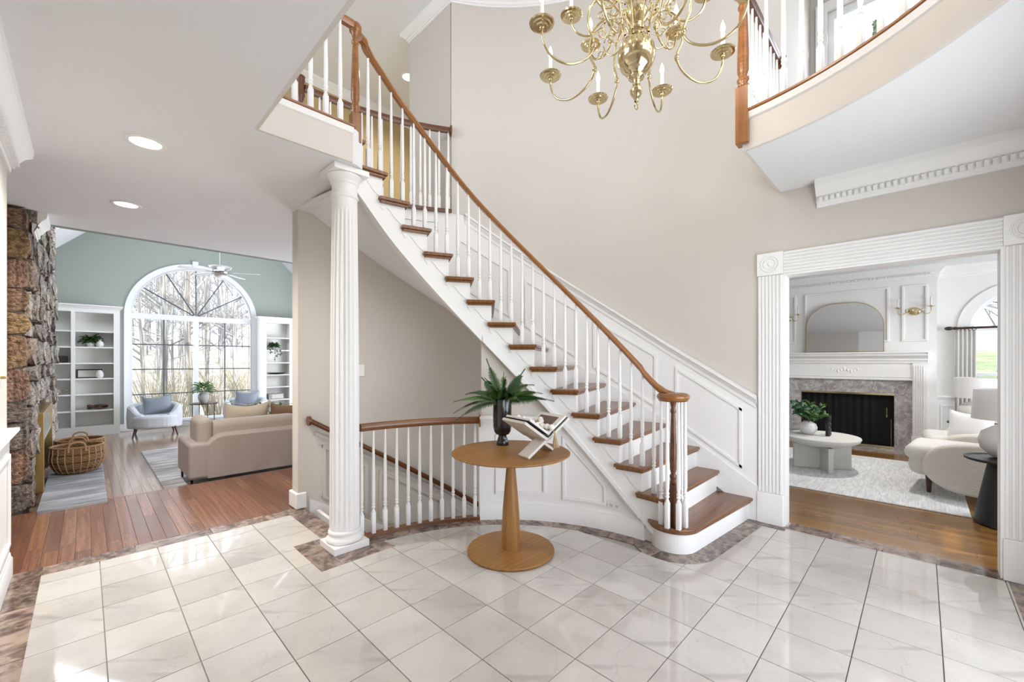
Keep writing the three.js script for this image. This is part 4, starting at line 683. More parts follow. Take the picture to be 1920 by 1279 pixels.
// vase with lobed sides
const vase = thing('vase', 'tall glossy black lobed vase holding the fern', 'vase', [2.285, TY, -2.345]);
{
  const prof = [[0.048, 0], [0.049, 0.006], [0.040, 0.045], [0.031, 0.072], [0.032, 0.078], [0.052, 0.088], [0.066, 0.11], [0.072, 0.15], [0.073, 0.25], [0.073, 0.358], [0.070, 0.362], [0.066, 0.358], [0.064, 0.30], [0.05, 0.29]];
  add('body', quadGrid(prof.map(([r, y]) => Array.from({ length: 60 }, (_, j) => { const a = j / 60 * 2 * PI, lob = y > 0.082 ? 0.90 + 0.12 * Math.abs(Math.cos(2.5 * a)) : 1; return V(r * lob * Math.cos(a), y, r * lob * Math.sin(a)); }))), M.black, vase);
}
const fern = thing('fern', 'green sword fern with arching fronds in the black vase', 'fern', [2.285, TY + 0.33, -2.345]);
function frond(len, lift, droop, az, wid, roll) {
  const pts = [], n = 32; for (let i = 0; i <= n; i++) { const t = i / n; pts.push(V(len * t * Math.cos(lift) * (1 - 0.12 * droop * t), len * (t * Math.sin(lift) - droop * t * t * 0.75), 0)); }
  const pos = [], push = (a, b, c) => pos.push(...a.toArray(), ...b.toArray(), ...c.toArray());
  for (let i = 2; i < n; i++) {
    const t = i / n, p = pts[i], d = pts[i + 1].clone().sub(pts[i - 1]).normalize(), nrm = V(-d.y, d.x, 0), L = 1.35 * wid * Math.pow(Math.sin(Math.min(1, t * 1.15 + 0.1) * PI), 0.7) * rr(0.85, 1.1) + 0.006, w = len / n * 0.52;
    for (const s of [-1, 1]) {
      const side = V(0, 0, s).addScaledVector(d, 0.35).normalize(), tip = p.clone().addScaledVector(side, L).addScaledVector(nrm, -L * 0.22), a = p.clone().addScaledVector(d, -w), b = p.clone().addScaledVector(d, w), m1 = p.clone().addScaledVector(side, L * 0.55).addScaledVector(d, -w * 0.75).addScaledVector(nrm, 0.003), m2 = p.clone().addScaledVector(side, L * 0.6).addScaledVector(d, w * 0.75).addScaledVector(nrm, 0.003);
      push(a, m1, b); push(m1, m2, b); push(m1, tip, m2);
    }
  }
  const g = new THREE.BufferGeometry(); g.setAttribute('position', new THREE.Float32BufferAttribute(pos, 3)); g.computeVertexNormals();
  const st = taper([pts[0], pts[8], pts[16], pts[n]], [0.003, 0.0025, 0.0018, 0.0008], 20, 5);
  return merge([clean(g), st]).rotateX(roll).rotateY(az);
}
{
  const RIGHT = Math.atan2(-0.714, 0.70), spec = [[0.34, 88, 0.05, 95, 0.030], [0.30, 78, 0.25, 150, 0.034], [0.36, 62, 0.55, 20, 0.040], [0.40, 52, 0.60, -10, 0.036], [0.38, 38, 0.55, -25, 0.040], [0.36, 25, 0.50, 8, 0.046], [0.40, 20, 0.42, -5, 0.046], [0.34, 66, 0.85, 35, 0.038], [0.36, 48, 0.65, 178, 0.030], [0.38, 36, 0.60, 165, 0.026], [0.40, 26, 0.55, 190, 0.024], [0.38, 14, 0.62, 172, 0.028], [0.36, 8, 0.75, 200, 0.030], [0.26, 60, 0.55, -90, 0.040], [0.25, 50, 0.7, -70, 0.044], [0.24, 58, 0.7, -110, 0.042], [0.22, 70, 0.4, -130, 0.040], [0.30, 65, 0.3, 60, 0.036], [0.28, 72, 0.25, 115, 0.034], [0.26, 40, 0.75, -45, 0.044], [0.32, 74, 0.45, 30, 0.036], [0.30, 58, 0.5, -55, 0.04], [0.30, 62, 0.55, 210, 0.036], [0.33, 80, 0.2, 70, 0.034], [0.30, 44, 0.6, 140, 0.036], [0.30, 68, 0.4, -160, 0.038]];
  spec.forEach(([len, l, d, az, w], i) => add('frond', frond(len * 1.14, rad(l), d, RIGHT + rad(az), w, (i % 2 ? 1 : -1) * (0.35 + 0.4 * ((i * 0.37) % 1))), i % 3 === 1 ? M.leafMid : M.leafDark, fern));
}
// book stand, open book, bead garland
const BS = [2.235, TY, -1.955], BT_ = rad(-10.7), BETA = rad(34);
const stand = thing('book_stand', 'pale wooden X-shaped book stand on the entry table', 'book stand', BS, BT_);
const board = (s, z) => merge([bx(0.235, 0.02, 0.27, 0.1175, 0, 0, 0.004), bx(0.20, 0.02, 0.115, -0.095, 0, z, 0.004)]).rotateZ(BETA).translate(0.0, 0.118, 0).scale(s, 1, 1);
add('board', board(1, 0.07), M.bleached, stand); add('board', board(-1, -0.055), M.bleached, stand);
const openBook = thing('open_book', 'open book with pale pages and brown photograph on the stand', 'book', BS, BT_);
const leafOf = (s, t, y, w, l, inset) => bx(w, t, l, w / 2 + inset, y, 0, 0.002).rotateZ(BETA).scale(s, 1, 1).translate(0, 0.128, 0.0);
for (const s of [-1, 1]) {
  add('cover', leafOf(s, 0.004, 0.016, 0.215, 0.29, 0.0), M.dark, openBook);
  const pg = add('page_block', leafOf(s, 0.016, 0.027, 0.205, 0.28, 0.004), M.page, openBook);
  if (s > 0) { add('photo_print', leafOf(1, 0.001, 0.036, 0.09, 0.20, 0.09), M.photoBrown, pg); add('photo_print', leafOf(1, 0.001, 0.036, 0.035, 0.26, 0.04), M.greyCeramic, pg); }
}
const beads = thing('bead_garland', 'string of whitewashed wooden beads with jute tassel on the open book', 'bead garland', BS, BT_);
const beadSpots = [[-0.10, 0.245, -0.07], [-0.085, 0.237, -0.035], [-0.068, 0.228, -0.005], [-0.05, 0.215, 0.022], [-0.018, 0.20, 0.040], [0.020, 0.20, 0.022], [0.048, 0.214, 0.0], [0.066, 0.224, -0.03], [0.055, 0.216, -0.06], [0.0, 0.195, 0.072], [0.014, 0.193, 0.107], [0.026, 0.191, 0.142]];
beadSpots.forEach(([x, y, z], i) => add('bead', sphere(i > 8 ? 0.021 : 0.020, x, y + 0.012, z, 1, 0.95, 1, 16), M.bead, beads));
add('cord', tube(beadSpots.map(([x, y, z]) => V(x, y + 0.012, z)), 0.0022, 60, 5), M.jute, beads);
{ const st = []; for (let i = 0; i < 34; i++) { const a = i * 2.399, q = 0.027 * Math.sqrt(i / 34); st.push(taper([V(0.032, 0.185, 0.158), V(0.032 + q * 0.35 * Math.cos(a), 0.14, 0.172 + q * 0.35 * Math.sin(a)), V(0.032 + q * Math.cos(a), 0.066 + rr(0, 0.01), 0.178 + q * Math.sin(a))], [0.0016, 0.0016, 0.0014], 8, 4)); } st.push(sphere(0.009, 0.032, 0.172, 0.162)); add('tassel', st, M.jute, beads); }
// ---------------------------------------------------------------- living room seen through the opening
const BXF = 8.75, LBX = 9.10;                        // face of the chimney breast, back wall
const lwin = { z0: 0.50, z1: 1.55, y0: 0.55, y1: 1.86, cz: 1.025 };
const archHole = [[lwin.z0, lwin.y0], [lwin.z1, lwin.y0], [lwin.z1, lwin.y1], ...Array.from({ length: 17 }, (_, i) => { const a = i / 16 * PI; return [lwin.cz + 0.525 * Math.cos(a), lwin.y1 + 0.525 * Math.sin(a)]; }), [lwin.z0, lwin.y1]];
struct('wall_living_back', panelYZ([[-4.3, -0.1], [3.5, -0.1], [3.5, CEIL], [-4.3, CEIL]], LBX, LBX + 0.15, [archHole]), M.cream, 'cream back wall of the living room with arched window', 'wall');
struct('wall_living_left', bb(4.2, 9.25, -0.1, CEIL, -4.3, -4.2), M.cream, 'cream left wall of the living room', 'wall');
struct('wall_living_front', panelXY(rect(4.16, 9.25, -0.1, CEIL), 3.4, 3.5, [rect(5.3, 7.9, 0.7, 2.12)]), M.cream, 'cream front wall of the living room', 'wall');
struct('wall_living_side', [bb(4.2, 4.235, -0.1, CEIL, -4.2, -0.845), bb(4.2, 4.235, -0.1, CEIL, 0.385, 3.4), bb(4.2, 4.235, 2.11, CEIL, -0.845, 0.385), bb(4.09, 4.24, -0.1, UP, FZ, 3.5)], M.cream, 'cream wall on the living room side of the opening', 'wall');
const unseenLw2 = structGroup('window_2', 'unseen white front window of the living room, shaped for the sun patch', 'window');  // out of view; size and place chosen for the sun patch on the floor
add('frame', [bb(5.3, 7.9, 0.7, 0.76, 3.4, 3.48), bb(5.3, 7.9, 2.14, 2.2, 3.4, 3.48), bb(5.3, 5.6, 0.7, 2.2, 3.4, 3.48), ...[6.24, 7.84].map((x) => bb(x, x + 0.06, 0.7, 2.2, 3.4, 3.48))], M.windowFrame, unseenLw2); add('pane', bb(5.3, 7.9, 0.7, 2.2, 3.44, 3.445), M.glass, unseenLw2);
for (let i = 0; i < 34; i++) add('blind_slat', bx(i > 30 ? 1.5 : 2.2, 0.046, 0.004, i > 30 ? 7.08 : 6.73, 0.73 + i * 0.041, 3.385 + 0.004 * (i % 2)).clone(), M.shade, unseenLw2);  // slats leave one gap so only a narrow sun patch gets in
const win3 = structGroup('window_3', 'arched window with white blinds in the living room', 'window');
{
  const outer = (o) => [[lwin.z1 + o, lwin.y0 - o], [lwin.z1 + o, lwin.y1], ...Array.from({ length: 25 }, (_, i) => { const a = i / 24 * PI; return [lwin.cz + (0.525 + o) * Math.cos(a), lwin.y1 + (0.525 + o) * Math.sin(a)]; }), [lwin.z0 - o, lwin.y1], [lwin.z0 - o, lwin.y0 - o]];
  add('casing', panelYZ(outer(0.13), LBX - 0.025, LBX, [outer(0.0).reverse()]), M.trim, win3);
  add('frame', panelYZ(outer(0.0), LBX + 0.03, LBX + 0.09, [outer(-0.045).reverse()]), M.windowFrame, win3);
  add('transom', bb(LBX + 0.02, LBX + 0.09, lwin.y1 - 0.04, lwin.y1 + 0.03, lwin.z0, lwin.z1), M.windowFrame, win3);
  add('meeting_rail', bb(LBX + 0.03, LBX + 0.09, 1.17, 1.215, lwin.z0, lwin.z1), M.windowFrame, win3);
  for (const a of [35, 90, 145]) add('muntin', bx(0.015, 0.012, 0.5, 0, 0, 0.25).rotateX(-rad(a)).translate(LBX + 0.06, lwin.y1 + 0.03, lwin.cz), M.windowFrame, win3);
  add('pane', panelYZ(outer(-0.02), LBX + 0.062, LBX + 0.066), M.glass, win3);
  for (let y = 0.62; y < 1.80; y += 0.045) add('blind_slat', bx(0.04, 0.003, lwin.z1 - lwin.z0 - 0.02, LBX + 0.005, y, lwin.cz).clone(), M.blind, win3);
}
const breast = structGroup('wall_chimney', 'white panelled chimney breast above the living room mantel', 'wall');
add('panelling', panelYZ([[-1.98, 0], [-1.60, 0], [-1.60, 0.9], [-0.22, 0.9], [-0.22, 0], [0.155, 0], [0.155, CEIL], [-1.98, CEIL]], BXF, LBX + 0.02), M.trim, breast);
const frameLX = (z0, z1, y0, y1) => { const w = 0.03; return [bb(BXF - 0.018, BXF, y0, y0 + w, z0, z1, 0.005), bb(BXF - 0.018, BXF, y1 - w, y1, z0, z1, 0.005), bb(BXF - 0.018, BXF, y0, y1, z0, z0 + w, 0.005), bb(BXF - 0.018, BXF, y0, y1, z1 - w, z1, 0.005)]; };
for (const [a, b] of [[-1.86, -1.58], [-1.46, -0.365], [-0.225, 0.06]]) add('panel_frame', frameLX(a, b, 1.68, 2.53), M.trim, breast);
const lcrown = structGroup('trim_9', 'white crown moulding around the living room ceiling', 'crown moulding');
add('crown', sweep([V(LBX, CEIL - 0.17, -4.2), V(LBX, CEIL - 0.17, -1.98), V(BXF, CEIL - 0.17, -1.98), V(BXF, CEIL - 0.17, 0.155), V(LBX, CEIL - 0.17, 0.155), V(LBX, CEIL - 0.17, 3.4)], crownProf.map(([a, b]) => [a * 0.9, b * 0.85]), -1), M.trim, lcrown);
for (let z = -1.9; z < 0.12; z += 0.045) add('dentil', bb(BXF - 0.05, BXF - 0.025, CEIL - 0.14, CEIL - 0.11, z, z + 0.026), M.trim, lcrown);
const ldado = structGroup('trim_10', 'white chair rail and panels under the living room window', 'wainscot');
add('chair_rail', sweep([V(LBX, 0.84, 0.155), V(LBX, 0.84, 3.4)], chairRail, -1), M.trim, ldado); add('backing', bb(LBX - 0.012, LBX, 0, 0.82, 0.16, 0.40), M.trim, ldado);
add('panel_frame', [bb(LBX - 0.026, LBX - 0.01, 0.2, 0.22, 0.2, 0.36), bb(LBX - 0.026, LBX - 0.01, 0.7, 0.72, 0.2, 0.36), bb(LBX - 0.026, LBX - 0.01, 0.2, 0.72, 0.2, 0.22)], M.trim, ldado);
// fireplace
const fire = thing('fireplace', 'white classical fireplace with fluted pilasters and grey marble surround', 'fireplace');
for (const [a, b] of [[-1.72, -1.506], [-0.308, -0.10]]) add('marble_slip', uvm(bb(BXF - 0.02, BXF + 0.03, 0, 1.09, a, b), 'y'), M.greyMarble, fire);
add('marble_lintel', uvm(bb(BXF - 0.02, BXF + 0.03, 0.873, 1.09, -1.505, -0.309), 'z'), M.greyMarble, fire);
add('hearth_slab', uvm(bb(8.42, BXF + 0.05, 0, 0.016, -1.9, 0.06), 'z'), M.greyMarble, fire);
add('firebox', [bb(BXF + 0.02, LBX, 0.0, 0.02, -1.6, -0.2), bb(LBX - 0.03, LBX, 0, 0.9, -1.6, -0.2), bb(BXF + 0.02, LBX, 0, 0.9, -1.62, -1.5), bb(BXF + 0.02, LBX, 0, 0.9, -0.31, -0.2)], M.firebox, fire);
add('screen', (() => { const rows = []; for (let i = 0; i <= 60; i++) { const z = lerp(-1.5, -0.315, i / 60), w = 0.012 * Math.sin(i * 1.3); rows.push([V(BXF + 0.05 + w, 0.05, z), V(BXF + 0.052 + w, 0.05, z), V(BXF + 0.052 + w, 0.84, z), V(BXF + 0.05 + w, 0.84, z)]); } return quadGrid(rows); })(), M.firebox, fire);
for (const [a, b] of [[0.845, 0.875], [0.016, 0.055]]) add('brass_strip', bb(BXF - 0.026, BXF, a, b, -1.506, -0.308, 0.003), M.brass, fire);
const pull = add('screen_pull', [cy(0.004, 0.004, 0.10, BXF + 0.02, 0.55, -0.395, 8), cy(0.009, 0.006, 0.05, BXF + 0.02, 0.50, -0.395, 8), cy(0.004, 0.004, 0.42, BXF + 0.012, 0.06, -0.345, 8)], M.brass, fire); void pull;
add('frieze', [bb(BXF - 0.05, BXF, 1.105, 1.35, -1.72, -0.10)], M.trim, fire);
add('frieze_moulding', [bb(BXF - 0.062, BXF - 0.045, 1.085, 1.115, -1.72, -0.10, 0.004), bb(BXF - 0.062, BXF - 0.045, 1.13, 1.14, -1.72, -0.10, 0.003)], M.trim, fire);
for (const z of [-0.105, -1.855]) {
  const p = add('pilaster', [bb(BXF - 0.07, BXF, 0.25, 1.35, z, z + 0.14)], M.trim, fire);
  for (let i = 0; i < 5; i++) add('reed', bb(BXF - 0.08, BXF - 0.068, 0.28, 1.31, z + 0.012 + i * 0.025, z + 0.028 + i * 0.025, 0.005), M.trim, p);
  add('plinth', bb(BXF - 0.09, BXF, 0, 0.25, z - 0.012, z + 0.155, 0.004), M.trim, fire);
}
add('mantel_shelf', sweep([V(BXF, 1.35, 0.06), V(BXF, 1.35, -1.88)], [[0, 0], [0.075, 0], [0.08, 0.03], [0.10, 0.04], [0.105, 0.07], [0.15, 0.105], [0.165, 0.115], [0.165, 0.15], [0.20, 0.155], [0.20, 0.172], [0, 0.172]], 1), M.trim, fire);
{ const c = -0.91, bits = []; for (let i = -4; i <= 4; i++) bits.push(sphere(0.028 - Math.abs(i) * 0.003, BXF - 0.05, 1.235 + 0.018 * Math.cos(i * 1.4), c + i * 0.042, 0.4, 0.9 + 0.5 * (i % 2 === 0), 0.8, 10)); add('carved_applique', bits, M.trim, fire); }
// mirror on the mantel
const mirror = thing('mirror', 'arched mirror with thin gold frame leaning on the mantel', 'mirror', [BXF - 0.085, 1.524, -0.925]); mirror.rotation.z = -rad(4.5);
{
  const out = (w, h, r, y0) => { const s = new THREE.Shape(); s.moveTo(-w, y0); s.lineTo(w, y0); s.lineTo(w, h - r); s.absarc(w - r, h - r, r, 0, PI / 2); s.lineTo(-w + r, h); s.absarc(-w + r, h - r, r, PI / 2, PI); s.lineTo(-w, y0); return s; };
  const fr = out(0.505, 0.815, 0.40, 0); fr.holes.push(new THREE.Path(out(0.492, 0.802, 0.388, 0.013).getPoints(24)));
  add('frame', new THREE.ExtrudeGeometry(fr, { depth: 0.025, bevelEnabled: false, curveSegments: 24 }).rotateY(-PI / 2), M.brass, mirror);
  add('glass', new THREE.ExtrudeGeometry(out(0.493, 0.803, 0.389, 0.012), { depth: 0.006, bevelEnabled: false, curveSegments: 24 }).rotateY(-PI / 2).translate(-0.01, 0, 0), M.mirror, mirror);
}
// wall sconces
function sconce(z, label) {
  const o = thing('wall_sconce', label, 'sconce', [BXF, 2.13, z]);
  add('back_plate', sphere(0.075, -0.01, 0, 0, 0.35, 0.8, 1, 20), M.brass, o);
  for (const s of [-1, 1]) {
    const a = add('arm', [tube([V(-0.02, 0, s * 0.02), V(-0.06, -0.03, s * 0.07), V(-0.07, 0.03, s * 0.10), V(-0.07, 0.02, s * 0.075), V(-0.07, -0.05, s * 0.13), V(-0.07, -0.03, s * 0.172), V(-0.07, 0.045, s * 0.178)], 0.005, 40, 8), lathe(panProf(0.62), 18, -0.07, 0.055, s * 0.178)], M.brass, o);
    add('candle_sleeve', cy(0.009, 0.009, 0.085, -0.07, 0.06, s * 0.178, 12), M.candle, a);
    add('bulb', lathe(bulbProf(0.9), 12, -0.07, 0.145, s * 0.178), M.ceramic, a);
  }
}
sconce(-0.086, 'two-arm brass candle sconce right of the arched mirror'); sconce(-1.72, 'two-arm brass candle sconce left of the arched mirror');
// rug, coffee table, plant, candle holders
tag(add('area_rug', (() => { const g = uvm(bb(5.44, 7.84, 0.001, 0.013, -2.6, 0.31, 0.004), 'z'); return g; })(), M.rugWhite), 'white textured area rug on the living room floor', 'rug');
const ct = thing('coffee_table', 'pale oval concrete coffee table with crossed slab legs', 'coffee table', [6.60, 0.013, -0.92]);
add('top', lathe([[0, 0.30], [0.20, 0.30], [0.36, 0.325], [0.445, 0.365], [0.465, 0.40], [0.46, 0.412], [0.452, 0.414], [0, 0.414]], 56).scale(1.0, 1, 0.86), M.concrete, ct);
add('leg', bx(0.055, 0.30, 0.62, 0, 0.152, 0, 0.004, rad(26)), M.concrete, ct); add('leg', bx(0.60, 0.30, 0.055, 0, 0.152, 0, 0.004, rad(26)), M.concrete, ct);
const CTY = 0.427;
const pot = thing('bowl_vase', 'round white vase on the coffee table', 'vase', [6.62, CTY, -1.07]);
add('body', lathe([[0.03, 0], [0.062, 0.008], [0.098, 0.05], [0.105, 0.09], [0.09, 0.135], [0.055, 0.158], [0.048, 0.17], [0.043, 0.168], [0.045, 0.15], [0.07, 0.13]], 36), M.ceramic, pot);
const leafGeo = (L, w, curl) => { const pos = [], n = 6, at = (t, s) => V(L * t, curl * L * t * (1 - t) * 2 - 0.02 * Math.abs(s), s * w * Math.sin(PI * Math.pow(t, 0.8))); for (let i = 0; i < n; i++) for (const s of [-1, 1]) { const a = at(i / n, 0), b = at((i + 1) / n, 0), c = at(i / n, s), d = at((i + 1) / n, s); pos.push(...a.toArray(), ...b.toArray(), ...d.toArray(), ...a.toArray(), ...d.toArray(), ...c.toArray()); } const g = new THREE.BufferGeometry(); g.setAttribute('position', new THREE.Float32BufferAttribute(pos, 3)); g.computeVertexNormals(); return clean(g); };
const shrub = thing('potted_foliage', 'glossy dark green leafy stems in the round white vase', 'plant', [6.62, CTY + 0.14, -1.07]);
for (let k = 0; k < 11; k++) {
  const az = k * 2.4, el = rad(k < 3 ? 70 : rr(28, 58)), L = rr(0.2, 0.3), dir = V(Math.cos(el) * Math.cos(az), Math.sin(el), Math.cos(el) * Math.sin(az)), leaves = [];
  const st = add('stem', taper([V(0, -0.05, 0), dir.clone().multiplyScalar(L * 0.5), dir.clone().multiplyScalar(L)], [0.004, 0.003, 0.0015], 8, 5), M.stem, shrub);
  for (let i = 0; i < 9; i++) { const t = 0.35 + 0.65 * i / 8, g = leafGeo(rr(0.09, 0.13), 0.017, 0.35).rotateZ(rr(0.1, 0.7)).rotateY(i * 2.4 + rr(-0.3, 0.3)); leaves.push(g.translate(...dir.clone().multiplyScalar(L * t).toArray())); }
  leaves.forEach((g) => add('leaf', g, k % 3 ? M.leafGlossy : M.leafMid, st));
}
const holderProf = (h) => [[0.024, 0], [0.026, 0.004], [0.026, h * 0.36], [0.016, h * 0.40], [0.026, h * 0.46], [0.026, h * 0.62], [0.015, h * 0.66], [0.024, h * 0.72], [0.026, h * 0.98], [0.022, h], [0, h]];
for (const [x, z, h, l] of [[6.72, -0.86, 0.25, 'taller black turned candle holder on the coffee table'], [6.60, -0.855, 0.185, 'shorter black turned candle holder on the coffee table']]) { const o = thing('candle_holder', l, 'candle holder', [x, CTY, z]); add('body', lathe(holderProf(h), 20), M.blackWood, o); add('rim', lathe([[0.022, h - 0.002], [0.026, h], [0.026, h + 0.006], [0.016, h + 0.004]], 20), M.iron, o); }
// boucle chairs
function lounge(name, label, x, z, turn) {          // faces -z before it is turned
  const o = thing(name, label, 'armchair', [x, 0.0135, z], turn);
  add('seat', [bx(0.74, 0.22, 0.80, 0, 0.28, -0.02, 0.09), bx(0.75, 0.15, 0.84, 0, 0.405, -0.03, 0.07)], M.seatWhite, o);
  const side = (s) => { const sh = new THREE.Shape(); sh.moveTo(0.10, 0.09); sh.bezierCurveTo(-0.20, 0.09, -0.30, 0.24, -0.25, 0.38); sh.bezierCurveTo(-0.20, 0.52, 0.0, 0.53, 0.20, 0.54); sh.lineTo(0.46, 0.56); sh.lineTo(0.48, 0.12); sh.lineTo(0.10, 0.09); return new THREE.ExtrudeGeometry(sh, { depth: 0.08, bevelEnabled: true, bevelSize: 0.03, bevelThickness: 0.035, bevelSegments: 5, curveSegments: 18 }).rotateY(-PI / 2).translate(s > 0 ? 0.49 : -0.39, 0, 0); };
  add('arm', side(1), M.boucle, o); add('arm', side(-1), M.boucle, o);
  add('backrest', bx(0.86, 0.56, 0.18, 0, 0.46, 0.46, 0.08), M.boucle, o);
  for (const [p, q] of [[-0.30, -0.26], [0.30, -0.26], [-0.30, 0.40], [0.30, 0.40]]) add('leg', cy(0.017, 0.03, 0.20, p, 0, q, 14), M.walnut, o);
  return o;
}
lounge('lounge_chair', 'white boucle lounge chair nearest the opening, on the rug edge', 6.44, 0.34, rad(-6));
lounge('lounge_chair', 'white lounge chair behind the boucle one, nearer the fireplace', 7.42, 0.46, rad(3));
function pillowGeo(w, h, t, n = 14) {            // knife-edge cushion with a dent in its top edge
  const pos = []; const at = (u, v, s) => { const a = Math.pow(Math.max(0, (1 - Math.pow(Math.abs(u), 3)) * (1 - Math.pow(Math.abs(v), 3))), 0.55), pinch = 1 - 0.07 * (1 - u * u) * Math.abs(v) - 0; return V(u * w / 2 * (1 - 0.06 * (1 - v * v)), v * h / 2 * pinch - (v > 0 ? 0.10 * h * v * (1 - u * u) : 0), s * a * t / 2); };
  for (const s of [-1, 1]) for (let i = 0; i < n; i++) for (let j = 0; j < n; j++) { const f = (q) => q / n * 2 - 1, A = at(f(i), f(j), s), B = at(f(i + 1), f(j), s), C_ = at(f(i + 1), f(j + 1), s), D = at(f(i), f(j + 1), s); pos.push(...A.toArray(), ...B.toArray(), ...C_.toArray(), ...A.toArray(), ...C_.toArray(), ...D.toArray()); }
  let g = new THREE.BufferGeometry(); g.setAttribute('position', new THREE.Float32BufferAttribute(pos, 3)); g.computeVertexNormals(); g = mergeVertices(g, 1e-4); g.deleteAttribute('normal'); g.computeVertexNormals(); return uvm(toCreasedNormals(g.toNonIndexed(), rad(60)), 'x');
}
{ const p = thing('throw_pillow', 'white square pillow leaning on the farther lounge chair', 'pillow', [7.16, 0.63, 0.40], rad(-105)); add('cushion', pillowGeo(0.38, 0.38, 0.14).rotateX(-0.3), M.whitePillow, p); add('seam', tube([V(-0.17, 0.14, -0.045), V(0, 0.11, -0.035), V(0.17, 0.14, -0.045)], 0.004, 12, 5), M.whitePillow, p); }
// black side tables and lamps
function sideTable(x, z, h, label) {
  const o = thing('side_table', label, 'side table', [x, 0, z]);
  add('top', lathe([[0, h - 0.022], [0.25, h - 0.022], [0.262, h - 0.016], [0.262, h], [0.254, h], [0.250, h - 0.007], [0, h - 0.007]], 48), M.blackWood, o);
  add('base', lathe([[0, 0], [0.205, 0], [0.208, 0.012], [0.12, h - 0.022], [0, h - 0.022]], 40), M.blackWood, o);
}
function tableLamp(x, y, z, label, k = 1) {
  const o = thing('table_lamp', label, 'lamp', [x, y, z]);
  add('base', lathe([[0.06, 0], [0.11, 0.012], [0.17, 0.08], [0.185, 0.15], [0.165, 0.22], [0.10, 0.268], [0.03, 0.278], [0, 0.278]].map(([a, b]) => [a * k, b * k]), 40), M.plasterWhite, o);
  add('neck', cy(0.012, 0.012, 0.07 * k, 0, 0.275 * k, 0, 14), M.brassDark, o);
  add('shade', lathe([[0.225, 0.33], [0.21, 0.585], [0.208, 0.585], [0.223, 0.33]].map(([a, b]) => [a * k, b * k]), 48), M.shade, o);
  add('fitter', [cy(0.006, 0.006, 0.25 * k, 0, 0.33 * k, 0, 8), bx(0.42 * k, 0.004, 0.004, 0, 0.57 * k, 0), bx(0.004, 0.004, 0.42 * k, 0, 0.57 * k, 0)], M.brassDark, o);
}
sideTable(5.40, 0.52, 0.56, 'black cone-based side table at the opening'); tableLamp(5.48, 0.553, 0.53, 'white round-based table lamp on the nearer black table');
sideTable(8.25, 0.50, 0.56, 'black side table beside the fireplace'); tableLamp(8.25, 0.553, 0.52, 'white round-based table lamp beside the fireplace', 1.04);
// curtain on its rod
const rod = thing('curtain_rod', 'dark wooden curtain rod with leaf finial above the living room window', 'curtain rod', [LBX - 0.10, 1.865, 0]);
add('pole', new THREE.CylinderGeometry(0.016, 0.016, 1.5, 16).rotateX(PI / 2).translate(0, 0, 1.08), M.curtainRod, rod);
add('finial', sphere(0.032, 0, 0, 0.285, 0.9, 0.9, 1.6, 14), M.curtainRod, rod); add('collar', new THREE.CylinderGeometry(0.022, 0.022, 0.03, 14).rotateX(PI / 2).translate(0, 0, 0.345), M.curtainRod, rod);
for (let i = 0; i < 6; i++) add('ring', new THREE.TorusGeometry(0.024, 0.004, 8, 18).translate(0, -0.008, 0.37 + i * 0.037), M.curtainRod, rod);
const curtain = thing('curtain', 'pale grey pleated curtain beside the arched window', 'curtain', [LBX - 0.10, 0.03, 0]);
{ const rows = []; for (let i = 0; i <= 48; i++) { const t = i / 48, z = 0.345 + t * 0.215, w = (y) => 0.028 * Math.sin(t * 2 * PI * 5) * (0.7 + 0.3 * Math.sin(y * 3)), r = []; for (const y of [0, 0.6, 1.2, 1.6, 1.80]) r.push(V(w(y), y, z)); for (const y of [1.80, 1.6, 1.2, 0.6, 0]) r.push(V(w(y) + 0.004, y, z)); rows.push(r); } add('panel', quadGrid(rows), M.curtain, curtain); add('header_tape', (() => { const q = []; for (let i = 0; i <= 48; i++) { const t = i / 48, x = 0.028 * Math.sin(t * 2 * PI * 5) * 0.5; q.push([V(x - 0.004, 1.76, 0.345 + t * 0.215), V(x + 0.008, 1.76, 0.345 + t * 0.215), V(x + 0.008, 1.81, 0.345 + t * 0.215), V(x - 0.004, 1.81, 0.345 + t * 0.215)]); } return quadGrid(q); })(), M.curtain, curtain); }
canLight(6.9, CEIL, -0.35, 'unseen recessed ceiling light brightening the living room', 9, 0.08);  // lamp out of view, placed to brighten the living room
// ---------------------------------------------------------------- family room
const DZ = -12.2, RIDGE = [1.83, 5.83], EAVE = 2.72, GL = -1.3, GR = 4.96;
const roofY = (x) => RIDGE[1] - Math.abs(x - RIDGE[0]) * (RIDGE[1] - EAVE) / (RIDGE[0] - GL);
const WC = 1.825, WR = 1.15, WSP = 2.385, WB = 0.0;
const archXY = (o, y0 = WB - o) => [[WC + WR + o, y0], [WC + WR + o, WSP], ...Array.from({ length: 33 }, (_, i) => { const a = i / 32 * PI; return [WC + (WR + o) * Math.cos(a), WSP + (WR + o) * Math.sin(a)]; }), [WC - WR - o, WSP], [WC - WR - o, y0]];
struct('wall_den_back', panelXY([[GL, DEN - 0.2], [GR, DEN - 0.2], [GR, EAVE], [RIDGE[0], RIDGE[1]], [GL, EAVE]], DZ - 0.16, DZ, [archXY(0).reverse()]), M.sage, 'sage green gable wall around the big arched window', 'wall');
struct('wall_den_left', bb(GL - 0.12, GL, DEN - 0.2, EAVE + 0.1, DZ - 0.1, -5.7), M.sage, 'sage side wall behind the stone chimney', 'wall');
struct('wall_den_right', panelYZ(rect(DZ - 0.1, -5.7, DEN - 0.2, EAVE + 0.1), GR, GR + 0.12, [rect(-10.6, -7.2, 0.2, 2.4)]), M.sage, 'sage right side wall of the family room', 'wall');
